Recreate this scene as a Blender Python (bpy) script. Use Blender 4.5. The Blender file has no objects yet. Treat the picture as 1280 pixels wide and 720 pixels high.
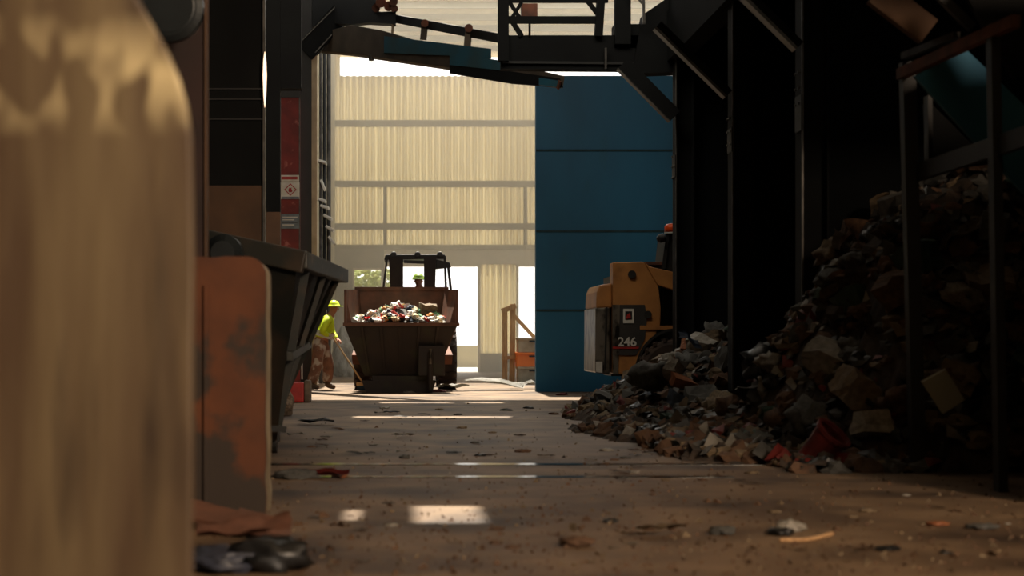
import bpy, bmesh, math, random
from mathutils import Vector, Matrix, Euler, noise
R = random.Random(7)
PI = math.pi
sc = bpy.context.scene
C = sc.collection

# ------------------------------------------------------------------ camera
F = 2000.0                       # focal length in pixels of the 1280 px frame
cam_d = bpy.data.cameras.new('camera'); cam = bpy.data.objects.new('camera', cam_d); C.objects.link(cam)
cam.location = (0, 0, 1.0); cam.rotation_euler = (PI/2, 0, 0)
cam_d.sensor_width = 36; cam_d.lens = 36*F/1280
cam_d.shift_x = 140/1280; cam_d.shift_y = 63/1280
cam_d.clip_start = .05; cam_d.clip_end = 400
cam_d.dof.use_dof = True; cam_d.dof.focus_distance = 26; cam_d.dof.aperture_fstop = 1.9
sc.camera = cam
def P(px, py, Y): return Vector(((px-500)*Y/F, Y, 1-(py-423)*Y/F))

# ------------------------------------------------------------------ light
def lin(c): return tuple(((v/255)/12.92 if v/255 <= .04045 else ((v/255+.055)/1.055)**2.4) for v in c)
w = bpy.data.worlds.new('world'); sc.world = w; w.use_nodes = True
w.node_tree.nodes['Background'].inputs[0].default_value = (1.0, .96, .88, 1)
w.node_tree.nodes['Background'].inputs[1].default_value = 2.2
SUN_K = 0.466                    # metres towards the camera per metre of fall
sd = bpy.data.lights.new('sun', 'SUN'); sd.energy = 15.0; sd.angle = math.radians(.6); sd.color = (1, .91, .76)
sun = bpy.data.objects.new('sun', sd); C.objects.link(sun); sun.location = (0, 60, 40)
sun.rotation_euler = Vector((0, -SUN_K, -1)).to_track_quat('-Z', 'Y').to_euler()
ad = bpy.data.lights.new('entrance_daylight', 'AREA'); ad.shape = 'RECTANGLE'; ad.size = 2.4; ad.size_y = 2.6
ad.energy = 1950; ad.color = (1, .74, .52)
al = bpy.data.objects.new('entrance_daylight', ad); C.objects.link(al); al.location = (7.6, -3.6, 6.8)
al.rotation_euler = (Vector((-.6, 7.5, 0))-al.location).to_track_quat('-Z', 'Y').to_euler()
ad2 = bpy.data.lights.new('aisle_fill', 'AREA'); ad2.shape = 'RECTANGLE'; ad2.size = 7; ad2.size_y = 2.5  # unseen fill lamp added under the closed roof to brighten the aisle
ad2.energy = 370; ad2.color = (1, .90, .76)
a2 = bpy.data.objects.new('aisle_fill', ad2); C.objects.link(a2); a2.location = (1.4, 19.6, 9.3)
a2.rotation_euler = Vector((0, .75, -1)).to_track_quat('-Z', 'Y').to_euler()
vs = sc.view_settings; vs.view_transform = 'Standard'; vs.look = 'None'; vs.exposure = 0; vs.gamma = 1; vs.use_curve_mapping = False
sc.cycles.use_denoising = True; sc.cycles.max_bounces = 8; sc.cycles.diffuse_bounces = 4; sc.cycles.volume_bounces = 1
sc.cycles.transparent_max_bounces = 8; sc.cycles.sample_clamp_indirect = 4; sc.cycles.caustics_reflective = False; sc.cycles.caustics_refractive = False

# ------------------------------------------------------------------ materials
def mat(name, c1, c2=None, scale=3, rough=.7, metal=0, bump=0, stretch=(1, 1, 1), detail=5, lo=.35, hi=.65, spec=.5, c3=None, s3=.7, lo3=.55, hi3=.62):
    m = bpy.data.materials.new(name); m.use_nodes = True
    nt = m.node_tree; b = nt.nodes['Principled BSDF']; L = nt.links
    b.inputs['Base Color'].default_value = (*lin(c1), 1); b.inputs['Roughness'].default_value = rough
    b.inputs['Metallic'].default_value = metal; b.inputs['Specular IOR Level'].default_value = spec
    if c2 is not None or bump:
        tc = nt.nodes.new('ShaderNodeTexCoord'); mp = nt.nodes.new('ShaderNodeMapping'); mp.inputs['Scale'].default_value = stretch
        L.new(tc.outputs['Object'], mp.inputs[0])
        n = nt.nodes.new('ShaderNodeTexNoise'); n.inputs['Scale'].default_value = scale; n.inputs['Detail'].default_value = detail
        L.new(mp.outputs[0], n.inputs['Vector'])
        col = None
        if c2 is not None:
            r = nt.nodes.new('ShaderNodeValToRGB'); r.color_ramp.elements[0].position = lo; r.color_ramp.elements[1].position = hi
            r.color_ramp.elements[0].color = (*lin(c1), 1); r.color_ramp.elements[1].color = (*lin(c2), 1)
            L.new(n.outputs[0], r.inputs[0]); col = r.outputs[0]
        if c3 is not None:
            n3 = nt.nodes.new('ShaderNodeTexNoise'); n3.inputs['Scale'].default_value = s3; n3.inputs['Detail'].default_value = 6
            L.new(mp.outputs[0], n3.inputs['Vector'])
            r3 = nt.nodes.new('ShaderNodeValToRGB'); r3.color_ramp.elements[0].position = lo3; r3.color_ramp.elements[1].position = hi3
            L.new(n3.outputs[0], r3.inputs[0])
            mx = nt.nodes.new('ShaderNodeMixRGB'); L.new(r3.outputs[0], mx.inputs[0]); L.new(col, mx.inputs[1]); mx.inputs[2].default_value = (*lin(c3), 1); col = mx.outputs[0]
        if col is not None: L.new(col, b.inputs['Base Color'])
        if bump:
            bp = nt.nodes.new('ShaderNodeBump'); bp.inputs['Strength'].default_value = bump; bp.inputs['Distance'].default_value = .03
            L.new(n.outputs[0], bp.inputs['Height']); L.new(bp.outputs[0], b.inputs['Normal'])
    return m
def emit(name, c, s):
    m = bpy.data.materials.new(name); m.use_nodes = True; b = m.node_tree.nodes['Principled BSDF']
    b.inputs['Emission Color'].default_value = (*lin(c), 1); b.inputs['Emission Strength'].default_value = s; b.inputs['Base Color'].default_value = (.8, .8, .8, 1)
    return m
M = dict(
    floor=mat('floor_dirt', (84, 66, 50), (126, 104, 80), 1.6, .62, bump=.5, detail=9, lo=.3, hi=.7, spec=.3, c3=(54, 41, 32), s3=.9, lo3=.5, hi3=.66),
    outside=mat('outside_ground', (190, 180, 160), (210, 200, 180), 2),
    conc=mat('push_wall_concrete', (118, 110, 84), (142, 132, 104), 1.5, .9),
    lintel=mat('lintel_paint', (190, 178, 150), (170, 158, 132), 1.2, .8),
    dark=mat('dark_steel', (19, 19, 19), (27, 27, 25), 3, .6),
    black=mat('black_steel', (10, 11, 12), (15, 17, 17), 2, .85, spec=.2),
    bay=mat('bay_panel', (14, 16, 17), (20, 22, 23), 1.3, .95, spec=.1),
    edge=mat('lit_edge_pale_steel', (92, 89, 84), (60, 58, 55), 6, .45, .4),  # pale steel of bolts and pipes; also paints the lit edges
    tanedge=mat('tan_edge', (176, 156, 126), (150, 132, 106), 3, .6),
    ceil=mat('roof_sheet', (205, 195, 165), (180, 170, 140), 1.2, .8, stretch=(.15, 3, 1)),
    purlin=mat('purlin', (150, 142, 122), None, rough=.7),
    girt=mat('girt', (100, 90, 70), None, rough=.8),
    blue=mat('blue_paint', (20, 100, 140), (15, 86, 122), .8, .55, stretch=(1, 1, .4), c3=(32, 80, 88), s3=.7, lo3=.58, hi3=.75),
    seam=mat('grimy_seam', (24, 48, 54), (30, 66, 80), 4, .8),
    conveyorblue=mat('conveyor_blue', (36, 92, 112), (52, 84, 92), 2, .6),
    chute=mat('chute_blue', (34, 96, 128), (42, 108, 136), 2, .7),
    brownbelt=mat('belt_pan', (62, 54, 44), (86, 74, 60), 1.6, .7),
    rust=mat('rusty_steel', (116, 66, 44), (78, 48, 34), 5, .75, bump=.2),
    bucket=mat('bucket_brown', (112, 72, 52), (80, 54, 40), 4, .7, bump=.15),
    bucketdark=mat('bucket_dark', (34, 26, 22), (46, 34, 26), 3, .7, c3=(44, 42, 24), s3=1.5),
    yellow=mat('machine_yellow', (186, 128, 70), (160, 108, 60), 2.5, .45, c3=(120, 78, 44), s3=2, lo3=.6, hi3=.75),
    machineblack=mat('machine_black', (24, 24, 24), (34, 33, 31), 5, .5),
    decal=mat('decal_black', (44, 42, 40), (54, 50, 46), 6, .6),
    silver=mat('scuffed_silver', (132, 124, 112), (40, 37, 34), 7, .35, .6, lo=.45, hi=.6, stretch=(1, 1, .5)),
    white=mat('white_paint', (214, 210, 200), (190, 184, 172), 5, .7),
    red=mat('red_paint', (170, 38, 30), (140, 30, 26), 5, .6),
    redpanel=mat('faded_red_panel', (128, 44, 38), (104, 36, 32), 3, .7, c3=(160, 92, 84), s3=5, lo3=.62, hi3=.7),
    orange=mat('orange_lens', (235, 84, 22), None, rough=.3),
    orangecrate=mat('orange_plastic', (226, 116, 44), None, rough=.5),
    beige=mat('beige_crate', (172, 154, 126), (150, 132, 106), 6, .8),
    tyre=mat('tyre_mud', (58, 42, 32), (40, 31, 26), 6, .9, bump=.5),
    skip=mat('skip_green_black', (17, 23, 18), (30, 29, 22), 2, .55, c3=(58, 44, 30), s3=2.2, lo3=.5, hi3=.7),
    skiplip=mat('skip_lip', (52, 50, 42), (36, 38, 32), 4, .5, c3=(110, 88, 66), s3=4, lo3=.6, hi3=.7),
    orangeslab=mat('orange_rust_paint', (98, 54, 26), (78, 43, 22), 3, .8, c3=(50, 40, 32), s3=1.9, lo3=.47, hi3=.53, bump=.3),
    paleedge=mat('pale_lit_edge', (150, 138, 114), (112, 98, 78), 5, .7),
    brownplate=mat('brown_plate', (88, 62, 41), (70, 50, 34), 2, .8),
    maroon=mat('maroon_steel', (44, 25, 20), (35, 21, 17), 3, .8),
    duct=mat('blue_grey_metal', (34, 40, 42), (26, 31, 33), 3, .4, .3),
    wood=mat('weathered_wood', (186, 148, 104), (156, 120, 82), 6, .8, stretch=(6, 6, .7)),
    hivis=mat('hi_vis_yellow', (214, 236, 30), (190, 214, 24), 6, .7),
    helmet=mat('helmet_yellow', (212, 236, 40), None, rough=.35),
    helmetgreen=mat('helmet_green', (120, 150, 40), None, rough=.4),
    reflect=mat('reflective_tape', (210, 210, 205), None, rough=.4),
    navy=mat('navy_cloth', (44, 46, 58), None, rough=.9),
    trousers=mat('dusty_brown_cloth', (138, 96, 74), (104, 74, 58), 9, .9, c3=(178, 164, 150), s3=5, lo3=.52, hi3=.6),
    boots=mat('boot_leather', (104, 86, 68), (70, 54, 42), 9, .85),
    skin=mat('skin', (178, 120, 92), None, rough=.6),
    glove=mat('glove', (150, 130, 104), None, rough=.8),
    broom=mat('broom_wood', (212, 180, 134), None, rough=.7),
    bristle=mat('bristle', (60, 90, 120), (40, 60, 84), 20, .9),
    sack=mat('grey_sack', (146, 140, 126), (104, 100, 90), 4, .9, bump=.4),
    rock=mat('rock', (116, 100, 84), (84, 72, 60), 6, .95, bump=.5),
    rail=mat('worn_steel_rail', (150, 150, 146), (60, 54, 48), 3, .12, 1.0, lo=.38, hi=.62, stretch=(1, .2, 1)),
    cardboard=mat('cardboard', (128, 86, 66), (104, 70, 54), 5, .85),
    bagblue=mat('dark_blue_bag', (56, 60, 74), (36, 38, 46), 6, .45, bump=.3),
    signgrey=mat('sign_grey_blue', (110, 118, 124), (90, 98, 104), 9, .6),
    leaf=mat('leaf', (150, 160, 70), (110, 126, 50), 8, .8),
    heap=mat('heap_grime', (36, 30, 25), (66, 54, 44), 7, .95, bump=.6, detail=8),
)
# translucent fibreglass cladding: daylight outside glows through it
def translucent(name, c, c2, k):
    m = bpy.data.materials.new(name); m.use_nodes = True; nt = m.node_tree; L = nt.links; nt.nodes.clear()
    o = nt.nodes.new('ShaderNodeOutputMaterial'); mx = nt.nodes.new('ShaderNodeMixShader'); mx.inputs[0].default_value = k
    d = nt.nodes.new('ShaderNodeBsdfDiffuse'); t = nt.nodes.new('ShaderNodeBsdfTranslucent')
    tc = nt.nodes.new('ShaderNodeTexCoord'); mp = nt.nodes.new('ShaderNodeMapping'); mp.inputs['Scale'].default_value = (1.2, 1, .12)
    n = nt.nodes.new('ShaderNodeTexNoise'); n.inputs['Scale'].default_value = 1.3; r = nt.nodes.new('ShaderNodeValToRGB')
    r.color_ramp.elements[0].position = .35; r.color_ramp.elements[1].position = .65
    r.color_ramp.elements[0].color = (*lin(c), 1); r.color_ramp.elements[1].color = (*lin(c2), 1)
    L.new(tc.outputs['Object'], mp.inputs[0]); L.new(mp.outputs[0], n.inputs['Vector']); L.new(n.outputs[0], r.inputs[0])
    L.new(r.outputs[0], d.inputs[0]); L.new(r.outputs[0], t.inputs[0])
    L.new(d.outputs[0], mx.inputs[1]); L.new(t.outputs[0], mx.inputs[2]); L.new(mx.outputs[0], o.inputs[0]); return m
M['clad'] = translucent('fibreglass_cladding', (206, 192, 152), (176, 160, 120), .26)
M['roofclad'] = translucent('fibreglass_roof', (214, 204, 178), (196, 184, 156), .13)
def puddle_mat():
    m = mat('wet_film', (40, 33, 26), None, rough=.06, spec=1.0)
    b = m.node_tree.nodes['Principled BSDF']; b.inputs['IOR'].default_value = 1.5
    return m
M['puddle'] = puddle_mat()

# ------------------------------------------------------------------ helpers
ICO = {}
class MB:
    def __init__(s): s.bm = bmesh.new(); s.mi = 0
    def _m(s, fs):
        for f in fs: f.material_index = s.mi
    def poly(s, pts, faces):
        v = [s.bm.verts.new(p) for p in pts]
        for f in faces:
            try: s.bm.faces.new([v[i] for i in f]).material_index = s.mi
            except ValueError: pass
        return s
    def box(s, a, b, M4=None):
        x0, y0, z0 = a; x1, y1, z1 = b
        p = [Vector(q) for q in ((x0,y0,z0),(x1,y0,z0),(x1,y1,z0),(x0,y1,z0),(x0,y0,z1),(x1,y0,z1),(x1,y1,z1),(x0,y1,z1))]
        if M4: p = [M4 @ q for q in p]
        return s.poly(p, [(3,2,1,0),(4,5,6,7),(0,1,5,4),(1,2,6,5),(2,3,7,6),(3,0,4,7)])
    def bar(s, a, b, w, h=None, up=(0, 0, 1)):          # rectangular bar from a to b
        a = Vector(a); b = Vector(b); h = h or w; d = (b-a).normalized(); u = Vector(up)
        if up[1] == 1: w, h = h, w          # w = depth, h = thickness seen from the front
        if abs(d.dot(u)) > .95: u = Vector((0, 1, 0))
        x = d.cross(u).normalized(); z = x.cross(d)
        p = [q + x*sx*w/2 + z*sz*h/2 for q in (a, b) for sx, sz in ((-1,-1),(1,-1),(1,1),(-1,1))]
        return s.poly(p, [(3,2,1,0),(4,5,6,7),(0,1,5,4),(1,2,6,5),(2,3,7,6),(3,0,4,7)])
    def prism(s, pts, off):                              # planar outline extruded by vector off
        n = len(pts); off = Vector(off); p = [Vector(q) for q in pts] + [Vector(q)+off for q in pts]
        return s.poly(p, [tuple(range(n))[::-1], tuple(range(n, 2*n))] + [(i, (i+1) % n, n+(i+1) % n, n+i) for i in range(n)])
    def cyl(s, a, b, r, r2=None, n=16):
        a = Vector(a); b = Vector(b); r2 = r if r2 is None else r2; d = (b-a).normalized()
        x = d.orthogonal().normalized(); y = d.cross(x)
        p = [q + (x*math.cos(t)+y*math.sin(t))*rr for q, rr in ((a, r), (b, r2)) for t in [2*PI*i/n for i in range(n)]]
        return s.poly(p, [tuple(range(n))[::-1], tuple(range(n, 2*n))] + [(i, (i+1) % n, n+(i+1) % n, n+i) for i in range(n)])
    def lathe(s, c, axis, prof, n=20):                   # prof = (distance along axis, radius)
        c = Vector(c); d = Vector(axis).normalized(); x = d.orthogonal().normalized(); y = d.cross(x); p = []; f = []
        for h, r in prof:
            for i in range(n): t = 2*PI*i/n; p.append(c + d*h + (x*math.cos(t)+y*math.sin(t))*r)
        for k in range(len(prof)-1):
            for i in range(n): j = (i+1) % n; f.append((k*n+i, k*n+j, (k+1)*n+j, (k+1)*n+i))
        f.append(tuple(range(n))[::-1]); f.append(tuple(range((len(prof)-1)*n, len(prof)*n)))
        return s.poly(p, f)
    def ico(s, c, r, sub=2, sc3=(1, 1, 1), nz=0, seed=0, ns=2.0):
        if sub not in ICO:
            g = bmesh.new(); bmesh.ops.create_icosphere(g, subdivisions=sub, radius=1)
            ICO[sub] = ([v.co.copy() for v in g.verts], [tuple(v.index for v in f.verts) for f in g.faces]); g.free()
        P0, FS = ICO[sub]; c = Vector(c); o = Vector((seed*3.1, seed*1.7, seed)); pts = []
        for d in P0:
            k = 1 + (nz*noise.noise(d*ns + o) if nz else 0)
            pts.append(c + Vector((d.x*r*sc3[0], d.y*r*sc3[1], d.z*r*sc3[2]))*k)
        return s.poly(pts, FS)
    def build(s, name, mats, parent=None, bevel=0, smooth=False, loc=None):
        bmesh.ops.recalc_face_normals(s.bm, faces=s.bm.faces)
        if bevel:
            es = [e for e in s.bm.edges if len(e.link_faces) == 2 and e.calc_face_angle(0) > .6]
            bmesh.ops.bevel(s.bm, geom=es, offset=bevel, segments=2, affect='EDGES', profile=.6)
        me = bpy.data.meshes.new(name)
        if loc is not None: bmesh.ops.translate(s.bm, verts=s.bm.verts, vec=-Vector(loc))
        s.bm.to_mesh(me); s.bm.free()
        for m in (mats if isinstance(mats, (list, tuple)) else [mats]): me.materials.append(m)
        if smooth:
            for p in me.polygons: p.use_smooth = True
        o = bpy.data.objects.new(name, me); C.objects.link(o)
        if loc is not None: o.location = loc
        if parent:
            o.parent = parent
            if loc is None: o.location = -world_loc(parent)
        return o
def world_loc(o):
    v = Vector(o.location)
    while o.parent: o = o.parent; v += o.location
    return v
def tag(o, label, cat, group=None, kind=None):
    o['label'] = label; o['category'] = cat
    if group: o['group'] = group
    if kind: o['kind'] = kind
    return o
def thing(name, label, cat, loc, group=None):
    o = bpy.data.objects.new(name, None); C.objects.link(o); o.location = loc; o.empty_display_size = .2
    return tag(o, label, cat, group)
def struct(name, mb, m, **k):
    o = mb.build(name, m, **k); o['kind'] = 'structure'; return o
def rects(x0, x1, y0, y1, holes):
    xs = sorted({x0, x1, *[h[0] for h in holes], *[h[1] for h in holes]}); ys = sorted({y0, y1, *[h[2] for h in holes], *[h[3] for h in holes]})
    for i in range(len(xs)-1):
        for j in range(len(ys)-1):
            cx = (xs[i]+xs[i+1])/2; cy = (ys[j]+ys[j+1])/2
            if not any(h[0] < cx < h[1] and h[2] < cy < h[3] for h in holes): yield xs[i], xs[i+1], ys[j], ys[j+1]
def skinned(name, chains, m, parent, sub=2, smooth=True):
    """chains: lists of (point, radius); equal points join. First vertex is the root."""
    idx = {}; vs = []; rs = []; es = set()
    for ch in chains:
        prev = None
        for p, r in ch:
            k = tuple(round(c, 4) for c in p)
            if k not in idx: idx[k] = len(vs); vs.append(k); rs.append(r)
            i = idx[k]
            if prev is not None and prev != i: es.add((min(prev, i), max(prev, i)))
            prev = i
    me = bpy.data.meshes.new(name); me.from_pydata(vs, list(es), []); o = bpy.data.objects.new(name, me); C.objects.link(o)
    o.modifiers.new('s', 'SKIN'); 
    for i, r in enumerate(rs):
        sv = me.skin_vertices[0].data[i]; rr = r if isinstance(r, tuple) else (r, r); sv.radius = rr; sv.use_root = (i == 0)
    md = o.modifiers.new('ss', 'SUBSURF'); md.levels = sub; md.render_levels = sub
    dg = bpy.context.evaluated_depsgraph_get(); ev = o.evaluated_get(dg); me2 = bpy.data.meshes.new_from_object(ev)
    o.modifiers.clear(); o.data = me2; me2.materials.clear(); me2.materials.append(m)
    for p in me2.polygons: p.use_smooth = smooth
    if parent: o.parent = parent; o.location = -world_loc(parent)
    return o
def link_copy(src, parent=None):
    o = src.copy(); C.objects.link(o)
    if parent: o.parent = parent
    for ch in list(src.children):
        link_copy(ch, o)
    return o

# ================================================================== SETTING
bm = MB(); bm.poly([(-12, -6, 0), (12, -6, 0), (12, 48.3, 0), (-12, 48.3, 0)], [(0, 1, 2, 3)]); struct('floor', bm, M['floor'])
bm = MB(); bm.poly([(-60, 48.3, -.01), (60, 48.3, -.01), (60, 140, -.01), (-60, 140, -.01)], [(0, 1, 2, 3)]); struct('ground_outside', bm, M['outside'])
YB = 48.0
def corr(x0, x1, z0, z1, y=YB, per=.19, amp=.075):
    n = max(2, int((x1-x0)/per*6)); pts = []; fs = []
    for i in range(n+1):
        x = x0+(x1-x0)*i/n; yy = y + amp*math.tanh(2.2*math.sin(2*PI*x/per)); pts += [(x, yy, z0), (x, yy, z1)]
    for i in range(n): fs.append((2*i, 2*i+2, 2*i+3, 2*i+1))
    return pts, fs
bm = MB()
for a in ((-3.6, 10, 3.76, 8.87), (-3.6, -1.8, 8.87, 9.6), (2.4, 3.48, .55, 3.76)): bm.poly(*corr(*a))
struct('wall_back', bm, M['clad'])
bm = MB(); W1 = (-1.42, -.52, 2.5, 3.1)
for x0, x1, z0, z1 in rects(-3.6, -.48, 0, 3.70, [W1]): bm.box((x0, YB-.15, z0), (x1, YB+.1, z1))
bm.box((2.4, YB-.15, 0), (3.48, YB+.1, .55)); bm.box((6.2, YB-.15, 0), (10, YB+.1, 3.7))
struct('wall_back_base', bm, M['conc'])
bm = MB(); bm.box((-3.6, YB-.2, 3.66), (10, YB+.12, 3.80)); struct('trim_1', bm, M['conc'])
bm = MB(); bm.box((-.48, YB-.12, 3.22), (6.2, YB+.1, 3.66)); struct('trim_2', bm, M['lintel'])
for k, z in enumerate((7.43, 5.62, 4.35)):
    bm = MB(); bm.box((-3.6, YB-.22, z-.09), (10, YB-.04, z+.09)); struct('trim_%d' % (k+3), bm, M['girt'])
for k, x in enumerate((-.45, 3.75)):
    bm = MB(); bm.box((x-.05, YB-.24, 3.8), (x+.05, YB-.05, 5.6)); struct('trim_%d' % (k+6), bm, M['girt'])
for k, (x0, x1) in enumerate(((-.48, 2.4), (3.48, 6.2))):      # frames of the two open doorways
    bm = MB(); bm.box((x0, YB-.16, 0), (x0+.07, YB+.12, 3.22)); bm.box((x1-.07, YB-.16, 0), (x1, YB+.12, 3.22)); bm.box((x0, YB-.16, 3.15), (x1, YB+.12, 3.22))
    struct('door_%d' % (k+1), bm, M['lintel'])
bm = MB()
for a, b in (((W1[0], W1[2]), (W1[1], W1[2]+.05)), ((W1[0], W1[3]-.05), (W1[1], W1[3])), ((W1[0], W1[2]), (W1[0]+.05, W1[3])), ((W1[1]-.05, W1[2]), (W1[1], W1[3]))):
    bm.box((a[0], YB-.17, a[1]), (b[0], YB+.11, b[1]))
struct('window_1', bm, M['lintel'])
# shell
HOLES = [(-3.4, 9.8, 30.4, 40.2)] + [(x0, x1, y0+9.5*SUN_K, y1+9.5*SUN_K) for x0, x1, y0, y1 in ((.09, .46, 8.66, 9.57), (-.30, -.235, 8.8, 9.35), (-.58, 1.73, 20.1, 20.6), (-.3, 1.6, 24.7, 25.1))]  # small openings added out of view so sun patches and stripes reach the floor
bm = MB()
for x0, x1, y0, y1 in rects(-12, 12, -6, 40.2, HOLES): bm.box((x0, y0, 9.5), (x1, y1, 9.56))
struct('ceiling', bm, M['ceil'])
bm = MB(); bm.box((-12, 40.2, 9.5), (12, 48.4, 9.52)); struct('ceiling', bm, M['roofclad'])
for k, y in enumerate((40.4, 41.9, 43.4, 44.9, 46.4)):
    bm = MB(); bm.box((-3.6, y, 9.34), (10, y+.07, 9.5)); struct('trim_%d' % (k+8), bm, M['purlin'])
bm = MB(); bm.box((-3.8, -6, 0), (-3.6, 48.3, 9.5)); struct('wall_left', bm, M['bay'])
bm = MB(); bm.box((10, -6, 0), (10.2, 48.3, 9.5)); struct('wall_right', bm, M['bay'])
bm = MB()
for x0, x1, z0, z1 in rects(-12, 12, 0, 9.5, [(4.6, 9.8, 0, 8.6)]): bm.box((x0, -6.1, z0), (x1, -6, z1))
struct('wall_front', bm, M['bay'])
# inner blue wall across the right half
bm = MB(); bm.box((2.55, 30, 0), (10, 30.25, 5.925)); struct('wall_inner', bm, M['blue'])
for k, py in enumerate((188, 289, 388)):
    z = P(0, py, 30).z; bm = MB(); bm.box((2.55, 29.985, z-.018), (10, 30, z+.018)); struct('trim_%d' % (k+13), bm, M['seam'])
# left partition near the back
bm = MB(); bm.box((-3.6, 36.4, 0), (-2.02, 36.55, 9.5)); bm.box((-2.1, 36.5, 0), (-1.95, 48, 9.5)); struct('wall_left_partition', bm, M['conc'])

# steel rails flush in the floor, shining where they mirror the bright end wall
for k, (y0, y1, x0, x1) in enumerate(((12.60, 12.74, -1.2, 3.0), (11.46, 11.58, -1.6, 2.4))):
    bm = MB(); bm.box((x0, y0, -.02), (x1, y1, .006)); struct('trim_%d' % (k+16), bm, M['rail'])
def puddle(cx, cy, rx, ry, label, seed):
    bm = MB(); n = 72; pts = []
    for i in range(n):
        t = 2*PI*i/n; c, s_ = math.cos(t), math.sin(t)
        u = math.copysign(abs(c)**.5, c); v = math.copysign(abs(s_)**.7, s_)
        k = 1 + .22*noise.noise(Vector((c*2.5+seed*5, s_*2.5, seed)))
        pts.append((cx+rx*u*k, cy+ry*v*k, .004))
    bm.poly(pts, [tuple(range(n))]); return tag(bm.build('puddle', M['puddle']), label, 'puddle')
#puddle(.58, 20.5, 1.2, .42, 'long thin wet puddle shining on the floor in the middle of the aisle', 1)
#puddle(.55, 25.4, 1.05, .42, 'thin wet puddle on the floor just in front of the loader', 2)
#puddle(.95, 28.5, .8, .3, 'small bright wet patch on the floor at the right foot of the loader', 3)

# ================================================================== RIGHT BAYS
XC = 3.84
for k, (Y, py0, py1) in enumerate(((22.4, 195, 223), (18.6, 161, 191), (15.4, 120, 165))):
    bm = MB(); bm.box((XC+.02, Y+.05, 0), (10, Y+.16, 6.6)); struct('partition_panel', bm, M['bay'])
    nm = ('farthest', 'middle', 'nearest')[k]
    t = thing('steel_column', '%s of the three dark steel columns fronting the right-hand bays' % nm, 'column', (XC, Y, 0), 'steel columns along the right-hand bays')
    bm = MB(); bm.box((XC, Y-.12, 0), (XC+.02, Y+.14, 6.6)); bm.box((XC+.02, Y, 0), (XC+.24, Y+.02, 6.6)); bm.box((XC+.24, Y-.12, 0), (XC+.26, Y+.14, 6.6))
    bm.build('shaft', M['black'], t)
    bm = MB(); bm.box((XC-.015, Y-.14, P(0, py1, Y).z), (XC, Y+.1, P(0, py0, Y).z)); bm.build('splice_plate', M['dark'], t)
    bm = MB()
    for z in (3.25, 3.4, 3.55):
        for dy in (-.08, .06): bm.cyl((XC-.03, Y+dy, z), (XC-.01, Y+dy, z), .014, n=6)
    bm.build('bolt_set', M['edge'], t)
    bm = MB(); bm.box((XC-.006, Y-.135, 0), (XC+.012, Y-.12, 6.6)); bm.build('lit_edge', M['edge'], t)  # pale strip painting the light along the column edge
bm = MB(); bm.box((XC+.02, 9.55, 0), (10, 9.66, 3.42)); bm.box((XC+.02, 9.55, 3.75), (10, 9.66, 9.5)); struct('partition_panel', bm, M['bay'])  # unseen panel added to shade the heaps; its slot lets light onto the chute
# knee braces rising left from the columns
for k, (a, b, w_, Y) in enumerate((((843, 146), (778, 80), .2, 22.2), ((910, 118), (822, 32), .10, 18.5), ((998, 58), (925, -14), .09, 15.3))):
    lab = ('thick dark knee brace below the overhead beam, in front of the blue wall', 'slim dark knee brace meeting the middle right-hand column', 'slim dark knee brace meeting the nearest right-hand column')[k]
    bm = MB(); bm.bar(P(*a, Y), P(*b, Y), .14, w_, up=(0, 1, 0.001))
    br = bm.build('knee_brace', M['black']); tag(br, lab, 'brace', 'knee braces of the right-hand frame')
    d = (P(*b, Y)-P(*a, Y)).normalized(); off = Vector((-d.z, 0, d.x)); off = off if off.z < 0 else -off
    bm = MB(); bm.bar(P(*a, Y)+off*w_/2, P(*b, Y)+off*w_/2, .15, .03 if k else .014, up=(0, 1, .001)); bm.build('lit_edge', M['edge'], br)  # light on the brace's lower edge, put into a paler strip
# mezzanine over the bays
bm = MB(); bm.box((XC-.05, 11.2, 5.35), (10, 22.9, 5.9)); bm.box((XC-.08, 11.2, 4.9), (XC+.2, 22.6, 5.6))
struct('mezzanine_deck', bm, M['bay'])
bm = MB(); bm.box((4.4, 12, 0), (10, 12.1, 2.0)); 
struct('bay_back_wall', MB().box((9.4, 12, 0), (9.6, 22.4, 6)), M['bay'])

# ================================================================== OVERHEAD PLATFORM
Y = 22.6
t = thing('overhead_gantry', 'dark steel overhead gantry with ladder-like railing spanning to the right-hand columns', 'gantry', P(735, 90, Y))
def pb(bm, a, b, w_, Y=Y, d=.14): bm.bar(P(*a, Y), P(*b, Y), d, w_, up=(0, 1, .001)); return bm
bm = MB(); bm.prism([P(*q, Y) for q in ((626, 44), (845, 44), (845, 88), (626, 86))], (0, .2, 0)); bm.build('box_beam', M['black'], t)
bm = MB(); bm.prism([P(*q, Y-.03) for q in ((628, 76), (845, 78), (845, 81), (628, 79))], (0, .03, 0)); bm.build('flange', M['dark'], t)
for a, b, w_ in (((629, -20), (629, 77), .15), ((752, -20), (748, 46), .11), ((778, -20), (778, 56), .22)):
    pb(MB(), a, b, w_).build('post', M['black'], t)
for a, b, w_ in (((630, 1), (760, 1), .05), ((630, 25), (752, 25), .10)):
    pb(MB(), a, b, w_, d=.06).build('rail', M['black'], t)
for a, b, w_ in (((637, 3), (652, 26), .05), ((652, 3), (639, 24), .05), ((735, 2), (752, 24), .06), ((641, 28), (652, 45), .07), ((662, 26), (662, 45), .03)):
    pb(MB(), a, b, w_, d=.05).build('lattice_bar', M['black'], t)
bm = MB(); bm.prism([P(*q, Y+.3) for q in ((652, 4), (672, 4), (672, 22), (652, 22))], (0, .2, 0)); bm.build('motor_box', M['rust'], t, bevel=.01)
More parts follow.
